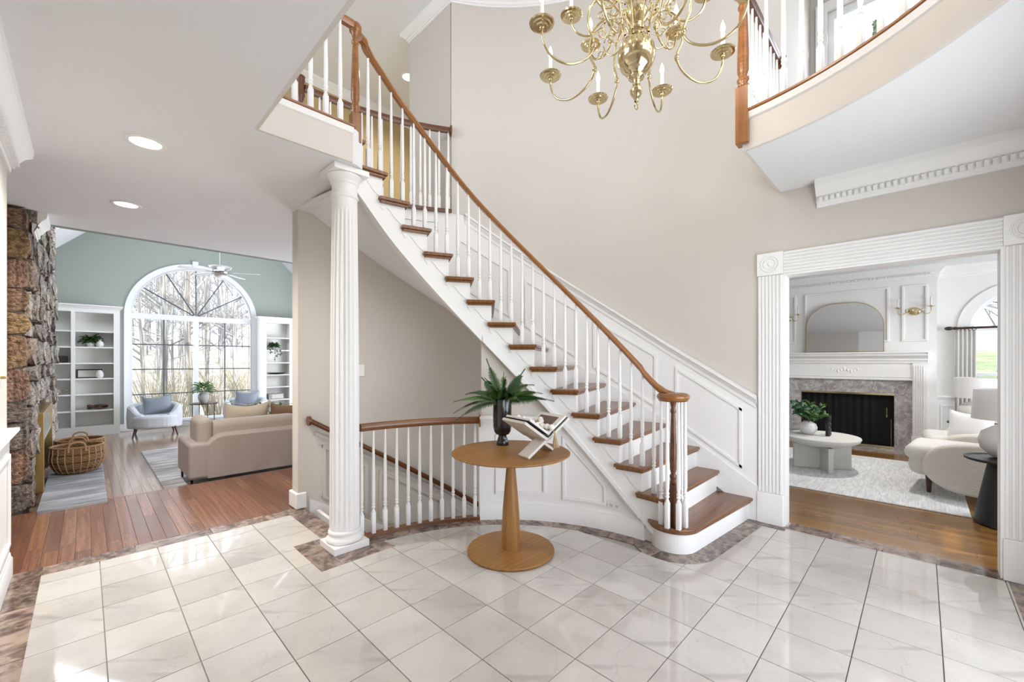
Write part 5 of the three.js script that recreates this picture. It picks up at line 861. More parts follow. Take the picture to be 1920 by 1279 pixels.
struct('wall_den_front', [panelXY([[GL - 0.1, CEIL], [GR + 0.1, CEIL], [GR, EAVE], [GR, CEIL + 0.05], [RIDGE[0], RIDGE[1] + 0.05], [GL, CEIL + 0.05]], -6.56, -6.46), bb(4.2, GR + 0.1, DEN - 0.2, CEIL + 0.1, -6.0, -5.86)], M.sage, 'wall above the edge of the hall ceiling', 'wall');
const slopeLen = Math.hypot(RIDGE[0] - GL, RIDGE[1] - EAVE), pitch = Math.atan2(RIDGE[1] - EAVE, RIDGE[0] - GL);
const slopes = structGroup('ceiling_vault', 'white vaulted ceiling with a skylight in the family room', 'ceiling');
function slopeBoard(s0, s1, z0, z1) { return bb(s0, s1, 0, 0.12, z0, z1); }
const sl = { s0: 1.3, s1: 2.3, z0: -10.7, z1: -8.5 }, lay = (g) => g.rotateZ(pitch).translate(GL, EAVE, 0);
add('left_slope', [slopeBoard(-0.2, sl.s0, DZ - 0.2, -6.4), slopeBoard(sl.s1, slopeLen + 0.05, DZ - 0.2, -6.4), slopeBoard(sl.s0, sl.s1, DZ - 0.2, sl.z0), slopeBoard(sl.s0, sl.s1, sl.z1, -6.4)].map(lay), M.ceiling, slopes);
const unseenSkylL = structGroup('window_7', 'unseen second skylight in the left slope, brightening the family room', 'window');  // out of view; opening for the light on the left slope
add('frame', [bb(sl.s0, sl.s0 + 0.04, 0, 0.14, sl.z0, sl.z1), bb(sl.s1 - 0.04, sl.s1, 0, 0.14, sl.z0, sl.z1)].map(lay), M.windowFrame, unseenSkylL); add('pane', lay(bb(sl.s0, sl.s1, 0.10, 0.105, sl.z0, sl.z1)), M.glass, unseenSkylL);
const unseenSideWin = structGroup('window_8', 'unseen wide window in the right side wall, brightening the family room', 'window');  // out of view; opening for the light that brightens the family room
add('frame', [bb(GR, GR + 0.1, 0.2, 0.26, -10.6, -7.2), bb(GR, GR + 0.1, 2.34, 2.4, -10.6, -7.2), ...[-10.6, -9.5, -8.37, -7.26].map((z) => bb(GR, GR + 0.1, 0.2, 2.4, z, z + 0.06))], M.windowFrame, unseenSideWin); add('pane', bb(GR + 0.05, GR + 0.055, 0.2, 2.4, -10.6, -7.2), M.glass, unseenSideWin);
// right slope has a skylight opening
const sk = { s0: 1.76, s1: 2.36, z0: -11.78, z1: -11.55 }, flip = (g) => g.rotateZ(pitch).scale(-1, 1, 1).translate(GR, EAVE, 0);
add('right_slope', [slopeBoard(-0.2, sk.s0, DZ - 0.2, -6.4), slopeBoard(sk.s1, slopeLen + 0.05, DZ - 0.2, -6.4), slopeBoard(sk.s0, sk.s1, DZ - 0.2, sk.z0), slopeBoard(sk.s0, sk.s1, sk.z1, -6.4)].map(flip), M.ceiling, slopes);
const skyl = structGroup('window_4', 'skylight in the vaulted family room ceiling', 'window');
add('frame', [bb(sk.s0, sk.s0 + 0.04, 0, 0.14, sk.z0, sk.z1), bb(sk.s1 - 0.04, sk.s1, 0, 0.14, sk.z0, sk.z1), bb(sk.s0, sk.s1, 0, 0.14, sk.z0, sk.z0 + 0.04), bb(sk.s0, sk.s1, 0, 0.14, sk.z1 - 0.04, sk.z1)].map(flip), M.windowFrame, skyl);
add('pane', flip(bb(sk.s0, sk.s1, 0.10, 0.105, sk.z0, sk.z1)), M.glass, skyl);
// the arched window
const bigWin = structGroup('window_5', 'tall arched window with dark muntins looking into the winter woods', 'window');
add('casing', panelXY(archXY(0.10, DEN + 0.0), DZ, DZ + 0.03, [archXY(-0.005, DEN + 0.09).reverse()]), M.windowFrame, bigWin);
add('keystone', bx(0.11, 0.17, 0.05, WC - 0.02, WSP + WR + 0.09, DZ + 0.03, 0.006), M.windowFrame, bigWin);
add('frame', panelXY(archXY(0.0, WB), DZ - 0.10, DZ - 0.02, [archXY(-0.035, WB + 0.06).reverse()]), M.windowFrame, bigWin);
add('transom', bb(WC - WR, WC + WR, WSP - 0.075, WSP + 0.045, DZ - 0.11, DZ - 0.005, 0.004), M.windowFrame, bigWin);
add('mullion', bb(WC - 0.05, WC + 0.05, WB, WSP, DZ - 0.11, DZ - 0.005, 0.004), M.windowFrame, bigWin);
for (const x of [WC - 0.585, WC + 0.575]) add('muntin', bb(x - 0.011, x + 0.011, WB, WSP - 0.07, DZ - 0.08, DZ - 0.045), M.muntin, bigWin);
for (const y of [1.75, 1.195, 0.645]) for (const [a, b] of [[WC - WR + 0.03, WC - 0.05], [WC + 0.05, WC + WR - 0.03]]) add('muntin', bb(a, b, y - 0.011, y + 0.011, DZ - 0.08, DZ - 0.045), M.muntin, bigWin);
for (const a of [32, 60, 90, 120, 148]) add('muntin', bb(0.05, WR - 0.03, -0.011, 0.011, -0.018, 0.018).rotateZ(rad(a)).translate(WC, WSP + 0.03, DZ - 0.06), M.muntin, bigWin);
for (const [x0, x1] of [[WC - WR, WC - 0.05], [WC + 0.05, WC + WR]]) add('pane', bb(x0, x1, WB + 0.05, WSP - 0.06, DZ - 0.064, DZ - 0.060), M.glass, bigWin);
add('fan_pane', panelXY([...Array.from({ length: 25 }, (_, i) => { const a = i / 24 * PI; return [WC + (WR - 0.02) * Math.cos(a), WSP + 0.04 + (WR - 0.06) * Math.sin(a)]; })], DZ - 0.064, DZ - 0.060), M.glass, bigWin);
const denBase = structGroup('baseboard_den', 'white baseboard under the arched window', 'baseboard');
add('baseboard', sweep([V(3.05, DEN, DZ + 0.03), V(0.5, DEN, DZ + 0.03)], baseProf, 1), M.trim, denBase); add('sill', bb(WC - WR - 0.12, WC + WR + 0.12, DEN + 0.10, DEN + 0.15, DZ, DZ + 0.06, 0.006), M.windowFrame, denBase);
// ---- stone chimney
const chimney = structGroup('wall_stone', 'rough fieldstone chimney wall on the left of the family room', 'stone chimney');
add('mortar_core', bb(-3.19, -0.415, -0.2, 5.2, -10.2, -5.96), M.mortar, chimney);
const stoneVariants = Array.from({ length: 7 }, (_, k) => { const g = new THREE.BoxGeometry(1, 1, 1, 3, 3, 2), p = g.attributes.position; seedState = 900 + k * 31; const jit = new Map(); for (let i = 0; i < p.count; i++) { const key = [p.getX(i), p.getY(i), p.getZ(i)].map((q) => q.toFixed(3)).join(); if (!jit.has(key)) jit.set(key, [rr(-1, 1), rr(-1, 1), rr(-1, 1)]); const j = jit.get(key), x = p.getX(i), y = p.getY(i), z = p.getZ(i), corner = Math.abs(x) + Math.abs(y) > 0.95 ? 0.88 : 1; p.setXYZ(i, x * corner + j[0] * 0.04, y * corner + j[1] * 0.04, z + j[2] * 0.14); } const q = mergeVertices((() => { g.deleteAttribute('uv'); g.deleteAttribute('normal'); return g; })(), 1e-3); q.computeVertexNormals(); return uvm(toCreasedNormals(q.toNonIndexed(), rad(50)), 'x', k * 0.3, k * 0.2); });
seedState = 4242;
for (let y = 0.0; y < CEIL + 0.1;) {                 // front face, turned to the hall
  const h = rr(0.17, 0.31); let x = -0.372;
  while (x > -0.95) { const w = rr(0.16, 0.34), m = add('stone', stoneVariants[Math.floor(rnd() * 7)], M.rock[Math.floor(rnd() * 7)], chimney); m.scale.set(w * 1.0, h * 1.0, 0.12); m.position.set(x - w / 2, y + h / 2, -5.955 + rr(-0.015, 0.012)); x -= w + 0.012; }
  y += h + 0.012;
}
for (let y = 0.0; y < 3.9;) {                        // long side, turned to the room
  const h = rr(0.14, 0.30); let z = -5.97;
  while (z > -10.1) { const w = rr(0.18, 0.42), zz = z - w / 2; z -= w + 0.014; if (y < 0.95 && zz < -6.5 && zz > -8.1) continue; const m = add('stone', stoneVariants[Math.floor(rnd() * 7)], M.rockGrey[Math.floor(rnd() * 5)], chimney); m.scale.set(w, h, rr(0.10, 0.18)); m.rotation.y = PI / 2; m.position.set(-0.415 + rr(-0.02, 0.02), y + h / 2, zz); }
  y += h + 0.014;
}
const stoneTrim = structGroup('trim_11', 'short white crown moulding above the stone chimney', 'crown moulding');
add('crown', sweep([V(-0.355, CEIL - 0.2, -6.0), V(-0.355, CEIL - 0.2, -6.5)], crownProf.map(([a, b]) => [a * 0.9, b]), -1), M.trim, stoneTrim);
const hearth = thing('hearth', 'grey slate hearth slabs in front of the stone chimney', 'hearth', [0, 0, 0]);
add('slab', uvm(bb(-0.31, 0.152, DEN, 0.028, -6.72, -5.69, 0.006), 'x'), M.slate, hearth); add('slab', uvm(bb(-0.31, 0.155, DEN, 0.028, -8.58, -6.735, 0.006), 'x', 0.4, 0.3), M.slate, hearth);
const insert = thing('fireplace_insert', 'brass framed glass fireplace doors set in the stone', 'fireplace', [-0.40, 0.028, 0]);
add('brass_frame', [bb(0, 0.10, 0, 0.82, -6.52, -6.44, 0.004), bb(0, 0.10, 0, 0.82, -8.10, -8.02, 0.004), bb(0, 0.10, 0.74, 0.82, -8.10, -6.44, 0.004)], M.brassDark, insert);
add('glass_door', [bb(0.02, 0.05, 0.0, 0.5, -7.27, -6.53), bb(0.02, 0.05, 0.0, 0.5, -8.02, -7.29)], M.black, insert); add('hood', bb(0.02, 0.085, 0.52, 0.73, -8.02, -6.53, 0.006), M.steel, insert); add('grate_bar', bb(0.03, 0.092, 0.50, 0.525, -8.02, -6.53, 0.004), M.steel, insert);
// baskets: upright stakes with woven rows
function basket(x, z, k, label) {
  const o = thing('wicker_basket', label, 'basket', [x, 0.028, z]);
  const R = (t) => (0.17 + 0.075 * Math.sin(Math.min(1, t * 1.25) * PI * 0.62) - 0.012 * t) * k, H = 0.30 * k;
  add('liner', lathe([[0, 0.006], [0.15 * k, 0.006], ...Array.from({ length: 9 }, (_, i) => [R(i / 8) - 0.008, 0.008 + H * i / 8])], 40), M.wicker[1], o);
  for (let j = 0; j < 17; j++) { const t = (j + 0.5) / 17, n = 56, pts = Array.from({ length: n }, (_, i) => { const a = i / n * 2 * PI, w = (i % 2 ? 1 : -1) * (j % 2 ? 1 : -1) * 0.005; return V((R(t) + w) * Math.cos(a), 0.01 + H * t, (R(t) + w) * Math.sin(a)); }); add('weave_row', tube(pts, 0.0095 * k, 84, 5, true), M.wicker[j % 5 === 2 ? 1 : 0], o); }
  for (let i = 0; i < 22; i++) { const a = i / 22 * 2 * PI; add('stake', taper(Array.from({ length: 6 }, (_, q) => { const t = q / 5; return V((R(t) + 0.008) * Math.cos(a), 0.012 + H * t, (R(t) + 0.008) * Math.sin(a)); }), [0.007 * k, 0.007 * k], 8, 5), M.wicker[2], o); }
  add('rim', tube(Array.from({ length: 40 }, (_, i) => { const a = i / 40 * 2 * PI; return V((R(1)) * Math.cos(a), H + 0.014 + 0.003 * (i % 2), R(1) * Math.sin(a)); }), 0.014 * k, 80, 7, true), M.wicker[0], o);
  for (const s of [-1, 1]) add('handle', tube([V(-0.075 * k, H - 0.03, s * R(1)), V(-0.06 * k, H + 0.06 * k, s * R(1) * 0.98), V(0, H + 0.085 * k, s * R(1) * 0.96), V(0.06 * k, H + 0.06 * k, s * R(1) * 0.98), V(0.075 * k, H - 0.03, s * R(1))], 0.011 * k, 24, 6), M.wicker[2], o);
}
basket(-0.07, -7.40, 1.0, 'striped round wicker basket in front on the hearth'); basket(-0.05, -7.98, 1.0, 'darker round wicker basket behind the striped one');
// ---- bookcases
const shelfY = [1.985, 1.666, 1.345, 1.033, 0.720, 0.392];
function bookcase(x0, x1, div, stileL, stileR, label) {
  const o = thing('bookcase', label, 'bookcase', [0, 0, 0]); const f = -11.9, b = DZ - 0.001;
  add('carcass', [bb(x0, x0 + 0.03, DEN, 2.44, b, f), bb(x1 - 0.03, x1, DEN, 2.44, b, f), bb(x0, x1, 2.36, 2.44, b, f), bb(x0, x1, DEN, 0.06, b, f - 0.01)], M.trim, o);
  add('back_panel', bb(x0, x1, DEN, 2.44, b, b + 0.012), M.cream, o);
  add('face_frame', [bb(x0, x0 + stileL, DEN, 2.44, f - 0.02, f + 0.008), bb(x1 - stileR, x1, DEN, 2.44, f - 0.02, f + 0.008), bb(x0, x1, 2.355, 2.44, f - 0.02, f + 0.008), bb(x0, x1, DEN, 0.065, f - 0.02, f + 0.008), bb(div - 0.03, div + 0.03, DEN, 2.44, f - 0.02, f + 0.006)], M.trim, o);
  add('divider', bb(div - 0.012, div + 0.012, 0.05, 2.40, b, f - 0.01), M.trim, o);
  add('cornice', sweep([V(x0, 2.43, b), V(x0, 2.43, f + 0.008), V(x1, 2.43, f + 0.008), V(x1, 2.43, b)], [[0, 0], [0.008, 0], [0.02, 0.03], [0.045, 0.055], [0.045, 0.075], [0, 0.075]], -1), M.trim, o);
  for (const y of shelfY) for (const [a, c] of [[x0 + 0.03, div - 0.012], [div + 0.012, x1 - 0.03]]) add('shelf', bb(a, c, y - 0.026, y, b + 0.01, f - 0.004, 0.002), M.trim, o);
}
bookcase(-1.0, 0.50, -0.172, 0.06, 0.095, 'white built-in bookcase left of the arched window'); bookcase(3.07, 4.55, 3.79, 0.15, 0.06, 'white built-in bookcase right of the arched window');
const leafBall = (o, n, R, L, w, mat, sy = 0.7) => { for (let i = 0; i < n; i++) { const a = i * 2.4, e = Math.acos(1 - 1.5 * (i + 0.5) / n) - PI / 2, d = V(Math.cos(e) * Math.cos(a), -Math.sin(e) * sy, Math.cos(e) * Math.sin(a)); add('leaf', leafGeo(L * rr(0.8, 1.2), w, 0.3).rotateZ(-e * 0.6).rotateY(-a).translate(d.x * R * 0.4, d.y * R * 0.5 + R * 0.4, d.z * R * 0.4), mat, o); } };
{ const o = thing('shelf_plant', 'dark leafy plant in a pale pot on the left bookcase', 'plant', [0.075, 1.666, -12.04]); add('pot', lathe([[0, 0], [0.05, 0], [0.062, 0.08], [0.05, 0.085], [0, 0.07]], 20), M.ceramic, o); const c = new THREE.Group(); c.name = 'foliage'; o.add(c); c.position.y = 0.08; leafBall(c, 34, 0.12, 0.13, 0.022, M.leafDark); }
{ const o = thing('white_jar', 'small white round vase beside the shelf plant', 'vase', [0.205, 1.666, -11.99]); add('body', lathe([[0.03, 0], [0.06, 0.03], [0.062, 0.07], [0.04, 0.11], [0.018, 0.125], [0.02, 0.15], [0.015, 0.15]], 24), M.ceramic, o); add('neck_ring', new THREE.TorusGeometry(0.018, 0.004, 8, 20).rotateX(PI / 2).translate(0, 0.148, 0), M.ceramic, o); }
tag(add('black_box', bb(-0.46, -0.245, 1.347, 1.485, -12.12, -11.94, 0.02), M.dark), 'black storage box on the left bookcase beside the stone', 'box');
{ const o = thing('picture_frame', 'dark framed picture on the left bookcase', 'picture frame', [0.0, 1.033, -12.10]); add('frame', [bb(-0.13, 0.24, 0, 0.022, 0, 0.02), bb(-0.13, 0.24, 0.16, 0.182, 0, 0.02), bb(-0.13, -0.108, 0, 0.18, 0, 0.02), bb(0.218, 0.24, 0, 0.18, 0, 0.02)], M.blackWood, o); add('print', bb(-0.11, 0.22, 0.02, 0.165, 0.003, 0.008), M.page, o); }
{ const o = thing('white_jar', 'small white egg-shaped vase in front of the framed picture', 'vase', [0.205, 1.033, -11.99]); add('body', lathe([[0.03, 0], [0.055, 0.03], [0.058, 0.08], [0.045, 0.13], [0.02, 0.16], [0.016, 0.16]], 24), M.ceramic, o); add('neck_ring', new THREE.TorusGeometry(0.017, 0.003, 8, 20).rotateX(PI / 2).translate(0, 0.158, 0), M.ceramic, o); }
{ const o = thing('coral_ornament', 'pale branching coral ornament on the left bookcase', 'ornament', [-0.33, 0.722, -12.05]); for (let i = 0; i < 12; i++) { const a = i * 2.4; add('branch', taper([V(0, 0, 0), V(0.05 * Math.cos(a), 0.05, 0.05 * Math.sin(a)), V(0.10 * Math.cos(a), 0.05 + 0.06 * rnd(), 0.08 * Math.sin(a))], [0.012, 0.009, 0.005], 8, 5), M.oatPillow, o); } }
{ const o = thing('knot_ornament', 'dark twisted wooden knot on the left bookcase', 'ornament', [0.16, 0.422, -12.02]); add('knot', tube(Array.from({ length: 40 }, (_, i) => { const a = i / 40 * 2 * PI; return V((0.12 + 0.03 * Math.cos(3 * a)) * Math.cos(2 * a), 0.03 + 0.028 * Math.sin(3 * a), (0.06 + 0.02 * Math.cos(3 * a)) * Math.sin(2 * a)); }), 0.019, 120, 8, true), M.walnut, o); }
{ const o = thing('trailing_plant', 'trailing ivy in a pot on the right bookcase', 'plant', [3.42, 1.666, -12.0]); add('pot', lathe([[0, 0], [0.05, 0], [0.06, 0.07], [0.05, 0.07]], 18), M.greyCeramic, o); const c = new THREE.Group(); c.name = 'foliage'; o.add(c); c.position.y = 0.06; leafBall(c, 36, 0.12, 0.09, 0.026, M.leafDark); for (const [x, l] of [[0.0, 0.32], [0.13, 0.18], [-0.1, 0.12], [0.05, 0.22]]) { const v = add('vine', taper([V(x * 0.5, 0.08, 0.05), V(x, 0.04, 0.115), V(x, -l, 0.115)], [0.003, 0.002], 12, 4), M.stem, o); for (let i = 1; i < 6; i++) add('leaf', leafGeo(0.05, 0.016, 0.3).rotateY(i * 2).rotateZ(-0.7).translate(x, 0.03 - (l + 0.02) * i / 6, 0.118), M.leafDark, v); } }
{ const o = thing('shallow_bowl', 'shallow dark bowl on the right bookcase', 'bowl', [3.48, 1.033, -12.02]); add('body', lathe([[0.05, 0], [0.16, 0.012], [0.23, 0.045], [0.225, 0.045], [0.15, 0.02], [0, 0.01]], 32).scale(1, 1, 0.5), M.dark, o); add('foot', cy(0.06, 0.05, 0.006, 0, -0.001, 0, 20), M.dark, o); }
{ const o = thing('storage_box', 'grey storage box with cream label on the right bookcase', 'box', [3.46, 0.395, -12.03]); add('body', bx(0.36, 0.14, 0.16, 0, 0.07, 0, 0.006), M.greyCeramic, o); add('front_card', bx(0.26, 0.10, 0.004, 0.03, 0.07, 0.082), M.page, o); }
{ const o = thing('photo_stand', 'small black photo stand on the right bookcase', 'picture frame', [4.06, 1.346, -12.06]); add('backing', bb(-0.05, 0.05, 0, 0.15, -0.01, 0.01, 0.003), M.dark, o); add('print', bb(-0.035, 0.035, 0.02, 0.13, 0.0102, 0.012), M.greyCeramic, o); }
// ---- ceiling fan
const fan = thing('ceiling_fan', 'white ceiling fan with nickel hub hanging in front of the arched window', 'ceiling fan', [1.79, 3.05, -9.5]);
add('down_rod', cy(0.011, 0.011, 2.60, 0, 0.11, 0, 12), M.steel, fan); add('canopy', lathe([[0.0, 2.66], [0.07, 2.72], [0.07, 2.6], [0.02, 2.56], [0, 2.56]], 20), M.steel, fan);
add('motor_housing', lathe([[0, -0.03], [0.09, -0.03], [0.125, 0.0], [0.125, 0.04], [0.10, 0.055], [0, 0.055]], 36), M.steel, fan);
add('upper_bowl', lathe([[0.06, 0.055], [0.13, 0.06], [0.17, 0.085], [0.185, 0.115], [0.17, 0.12], [0.03, 0.12]], 36), M.ceramic, fan);
add('light_bowl', lathe([[0, -0.085], [0.05, -0.08], [0.085, -0.06], [0.10, -0.028], [0, -0.028]], 32), M.ceramic, fan);
for (let i = 0; i < 5; i++) { const b = add('blade', bx(0.46, 0.008, 0.115, 0.42, 0.01, 0, 0.004).rotateX(0.16), M.windowFrame, fan); b.rotation.y = rad(44 + 72 * i); add('blade_iron', bx(0.12, 0.012, 0.03, 0.16, 0.006, 0, 0.003), M.steel, b); }
// ---- chairs by the window, table and plant
function tubChair(x, z, turn, label) {
  const o = thing('tub_chair', label, 'armchair', [x, DEN, z], turn);
  const prof = (w0, w1, y0, y1) => quadGrid(Array.from({ length: 29 }, (_, i) => { const a = rad(-58 + i / 28 * 296), c = Math.cos(a), s = -Math.sin(a), end = Math.min(1, Math.min(i, 28 - i) / 4), top = lerp(y1 - 0.16, y1 + 0.05 * Math.max(0, -s) , smooth(0, 1, end)); const r0 = 0.315, r1 = 0.43; return [V(r1 * c, y0, r1 * s), V((r1 + 0.012) * c, (y0 + top) / 2, (r1 + 0.012) * s), V(r1 * c, top - 0.03, r1 * s), V((r1 - 0.03) * c, top, (r1 - 0.03) * s), V((r0 + 0.03) * c, top, (r0 + 0.03) * s), V(r0 * c, top - 0.03, r0 * s), V(r0 * c, y0, r0 * s)]; }));
  add('shell', prof(0, 0, 0.17, 0.60), M.armchair, o);
  const seatOutline = Array.from({ length: 32 }, (_, i) => { const a = i / 32 * 2 * PI, c = Math.cos(a), s = Math.sin(a); return [0.36 * Math.sign(c) * Math.pow(Math.abs(c), 0.72), 0.10 + 0.38 * Math.sign(s) * Math.pow(Math.abs(s), 0.72)]; });
  add('seat', slab(seatOutline, 0.17, 0.42, [], 0.05), M.armchair, o);
  for (const [a, b, q] of [[-0.30, 0.30, 0], [0.30, 0.30, 0], [-0.27, -0.28, 0], [0.27, -0.28, 0]]) add('leg', taper([V(a, 0.18, b), V(a * 1.14, 0, b * 1.14)], [0.024, 0.012], 4, 10), M.walnut, o);
}
tubChair(1.0, -11.20, rad(-4), 'pale grey tub chair left of the window table'); tubChair(2.62, -11.25, rad(-22), 'pale grey tub chair right of the window table');
function cushion(name, label, pos, turn, tilt, w, h, t, mat, roll = 0) { const p = thing(name, label, 'pillow', pos, turn); add('cushion', pillowGeo(w, h, t).rotateZ(roll).rotateX(tilt), mat, p); const zz = (u, v) => V(u * w / 2, v * h / 2, 0); add('piping', tube([zz(-1, -1), zz(-0.97, 0), zz(-1, 1), zz(-0.5, 0.94), zz(0, 0.8), zz(0.5, 0.94), zz(1, 1), zz(0.97, 0), zz(1, -1), zz(0, -0.94)], 0.004, 60, 5, true).rotateZ(roll).rotateX(tilt), mat, p); return p; }
cushion('throw_pillow', 'slate blue pillow in the left tub chair', [1.03, DEN + 0.61, -11.20], rad(-4), -0.3, 0.46, 0.40, 0.15, M.bluePillow, 0.08); cushion('throw_pillow', 'slate blue pillow in the right tub chair', [2.62, DEN + 0.61, -11.24], rad(-22), -0.3, 0.46, 0.42, 0.15, M.bluePillow, -0.06);
const wt = thing('accent_table', 'small round table with thin dark legs between the tub chairs', 'side table', [1.86, DEN, -11.55]);
add('top', lathe([[0, 0.535], [0.26, 0.535], [0.265, 0.542], [0.265, 0.556], [0.258, 0.56], [0, 0.56]], 40), M.walnut, wt);
for (let i = 0; i < 4; i++) { const a = rad(30 + 90 * i); add('leg', cy(0.008, 0.008, 0.54, 0.21 * Math.cos(a), 0, 0.21 * Math.sin(a), 8), M.iron, wt); } add('lower_ring', new THREE.TorusGeometry(0.21, 0.006, 6, 32).rotateX(PI / 2).translate(0, 0.03, 0), M.iron, wt);
{ const o = thing('stone_vase', 'grey rounded vase on the small window table', 'vase', [1.85, DEN + 0.56, -11.5]); add('body', lathe([[0.05, 0], [0.075, 0.02], [0.105, 0.11], [0.10, 0.18], [0.06, 0.235], [0.05, 0.255], [0.045, 0.25]], 28), M.greyCeramic, o); add('rim', new THREE.TorusGeometry(0.048, 0.005, 8, 24).rotateX(PI / 2).translate(0, 0.253, 0), M.greyCeramic, o); }
{ const o = thing('flower_spray', 'green leafy spray in the grey window vase', 'plant', [1.85, DEN + 0.79, -11.5]); leafBall(o, 40, 0.20, 0.14, 0.026, M.leafMid, 1.0); for (let i = 0; i < 5; i++) add('stem', taper([V(0, -0.03, 0), V(0.05 * Math.cos(i * 1.3), 0.14, 0.05 * Math.sin(i * 1.3))], [0.003, 0.002], 4, 4), M.stem, o); }
// ---- sofa seen from behind
const sofa = thing('sofa', 'taupe fabric sofa with its back to the hall', 'sofa', [0, DEN + 0.0125, 0]);
add('arm', bb(0.83, 1.07, 0.10, 0.53, -6.86, -6.02, 0.045), M.sofa, sofa); add('arm', bb(3.05, 3.29, 0.10, 0.53, -6.86, -6.02, 0.045), M.sofa, sofa);
add('base', bb(1.05, 3.07, 0.11, 0.33, -6.84, -6.06, 0.02), M.sofa, sofa);
{ // slip of the back: bowed outline and a slack lower hem
  const rows = []; for (let i = 0; i <= 40; i++) { const x = lerp(1.01, 3.11, i / 40), e = Math.min(1, Math.min(i, 40 - i) / 3), top = 0.62 - 0.10 * Math.pow(1 - e, 2), sag = 0.010 * Math.sin(i * 0.9) + 0.006 * Math.sin(i * 2.3); rows.push([V(x, 0.105, -6.012 + sag * 0.5), V(x, 0.18, -6.018 + sag), V(x, 0.35, -6.02), V(x, top - 0.04, -6.025), V(x, top, -6.06), V(x, top, -6.12), V(x, top - 0.03, -6.16), V(x, 0.105, -6.16)]); }
  add('back_cover', quadGrid(rows), M.sofa, sofa); }
for (const [a, b] of [[1.06, 2.05], [2.07, 3.06]]) { add('back_cushion', bx(b - a, 0.46, 0.22, (a + b) / 2, 0.54, -6.24, 0.09).rotateX(0), M.sofaCushion, sofa); add('seat_cushion', bb(a, b, 0.30, 0.45, -6.84, -6.2, 0.05), M.sofaCushion, sofa); }
add('side_cushion', bx(0.17, 0.34, 0.50, 1.0, 0.64, -6.36, 0.075).rotateX(0), M.sofaCushion, sofa);
for (const [x, z] of [[0.87, -6.10], [0.87, -6.78], [3.25, -6.10], [3.25, -6.78], [2.06, -6.12]]) add('leg', cy(0.011, 0.014, 0.11, x, 0, z, 10), M.iron, sofa);
cushion('throw_pillow', 'oatmeal pillow with two peaks on the sofa', [1.52, DEN + 0.735, -6.47], PI, -0.22, 0.52, 0.46, 0.17, M.oatPillow); cushion('throw_pillow', 'brown pillow beside the oatmeal one on the sofa', [2.02, DEN + 0.71, -6.49], PI, -0.22, 0.46, 0.44, 0.15, M.brownPillow);
tag(add('area_rug', uvm(bb(0.64, 3.6, DEN + 0.001, DEN + 0.012, -9.2, -6.0, 0.004), 'x'), M.rugGrey), 'grey striped area rug under the sofa', 'rug');
const ft = thing('coffee_table', 'low dark coffee table beyond the sofa', 'coffee table', [2.15, DEN + 0.012, -8.0]); add('top', bx(1.0, 0.03, 0.6, 0, 0.385, 0, 0.008), M.walnut, ft); for (const [a, b] of [[-0.44, -0.24], [0.44, -0.24], [-0.44, 0.24], [0.44, 0.24]]) add('leg', bx(0.04, 0.37, 0.04, a, 0.185, b, 0.004), M.walnut, ft);
{ const o = thing('leafy_arrangement', 'fresh green round-leaved branches on the table beyond the sofa', 'plant', [2.13, DEN + 0.412, -8.0]); add('vase', lathe([[0.05, 0], [0.065, 0.05], [0.05, 0.12], [0.03, 0.15]], 20), M.ceramic, o); for (let k = 0; k < 9; k++) { const a = k * 2.4, d = V(0.30 * Math.cos(a) * rr(0.6, 1), 0.30 + 0.09 * rnd(), 0.25 * Math.sin(a)), st = add('stem', taper([V(0, 0.12, 0), d.clone().multiplyScalar(0.6), d], [0.004, 0.003, 0.002], 8, 5), M.stem, o); for (let i = 0; i < 7; i++) add('leaf', leafGeo(rr(0.06, 0.085), 0.024, 0.2).rotateZ(rr(0, 0.9)).rotateY(i * 2.4).translate(d.x * (0.55 + 0.07 * i), d.y * (0.55 + 0.07 * i), d.z * (0.55 + 0.07 * i)), i % 2 ? M.leafPale : M.leafMid, st); } }
{ const o = thing('table_lamp', 'white cylinder lamp standing by the right bookcase', 'lamp', [3.86, DEN, -11.2]); add('base', lathe([[0, 0], [0.14, 0], [0.14, 0.02], [0.03, 0.05], [0.025, 0.95], [0, 0.95]], 24), M.ceramic, o); add('shade', lathe([[0.14, 0.84], [0.14, 1.18], [0.138, 1.18], [0.138, 0.84]], 32), M.shade, o); }
// ---------------------------------------------------------------- gallery window upstairs, unseen sun-blocking porch roof, garden and woods
struct('wall_gallery_end', panelYZ(rect(-0.99, FZ + 0.1, UP, TOP), 5.4, 5.52, [rect(-0.70, 0.45, 3.35, 5.0)]), M.wall, 'upstairs wall with the gallery window', 'wall');
const gw = structGroup('window_6', 'white cased upstairs window behind the right balcony', 'window');
add('casing', [bb(5.37, 5.4, 3.25, 5.1, -0.80, -0.70), bb(5.37, 5.4, 3.25, 5.1, 0.45, 0.55), bb(5.37, 5.4, 5.0, 5.1, -0.8, 0.55), bb(5.36, 5.4, 3.27, 3.35, -0.8, 0.55)], M.trim, gw);
add('frame', [bb(5.42, 5.48, 3.35, 5.0, -0.70, -0.65), bb(5.42, 5.48, 3.35, 5.0, 0.40, 0.45), bb(5.42, 5.48, 3.35, 3.4, -0.7, 0.45), bb(5.42, 5.48, 4.95, 5.0, -0.7, 0.45), bb(5.42, 5.48, 4.15, 4.2, -0.7, 0.45)], M.windowFrame, gw); add('pane', bb(5.445, 5.45, 3.35, 5.0, -0.7, 0.45), M.glass, gw);
struct('sun_block_roof', [bb(-2.2, 7.2, TOP + 0.02, TOP + 0.14, FZ + 0.16, 6.0), bb(-2.2, 4.08, 2.92, 3.02, FZ + 0.16, 5.6), bb(4.08, 5.3, 2.92, 3.02, 3.56, 5.6)], M.roofing, 'unseen porch roof placed to block sun from the front windows', 'roof');  // slabs out of view, placed to keep direct sun off the foyer
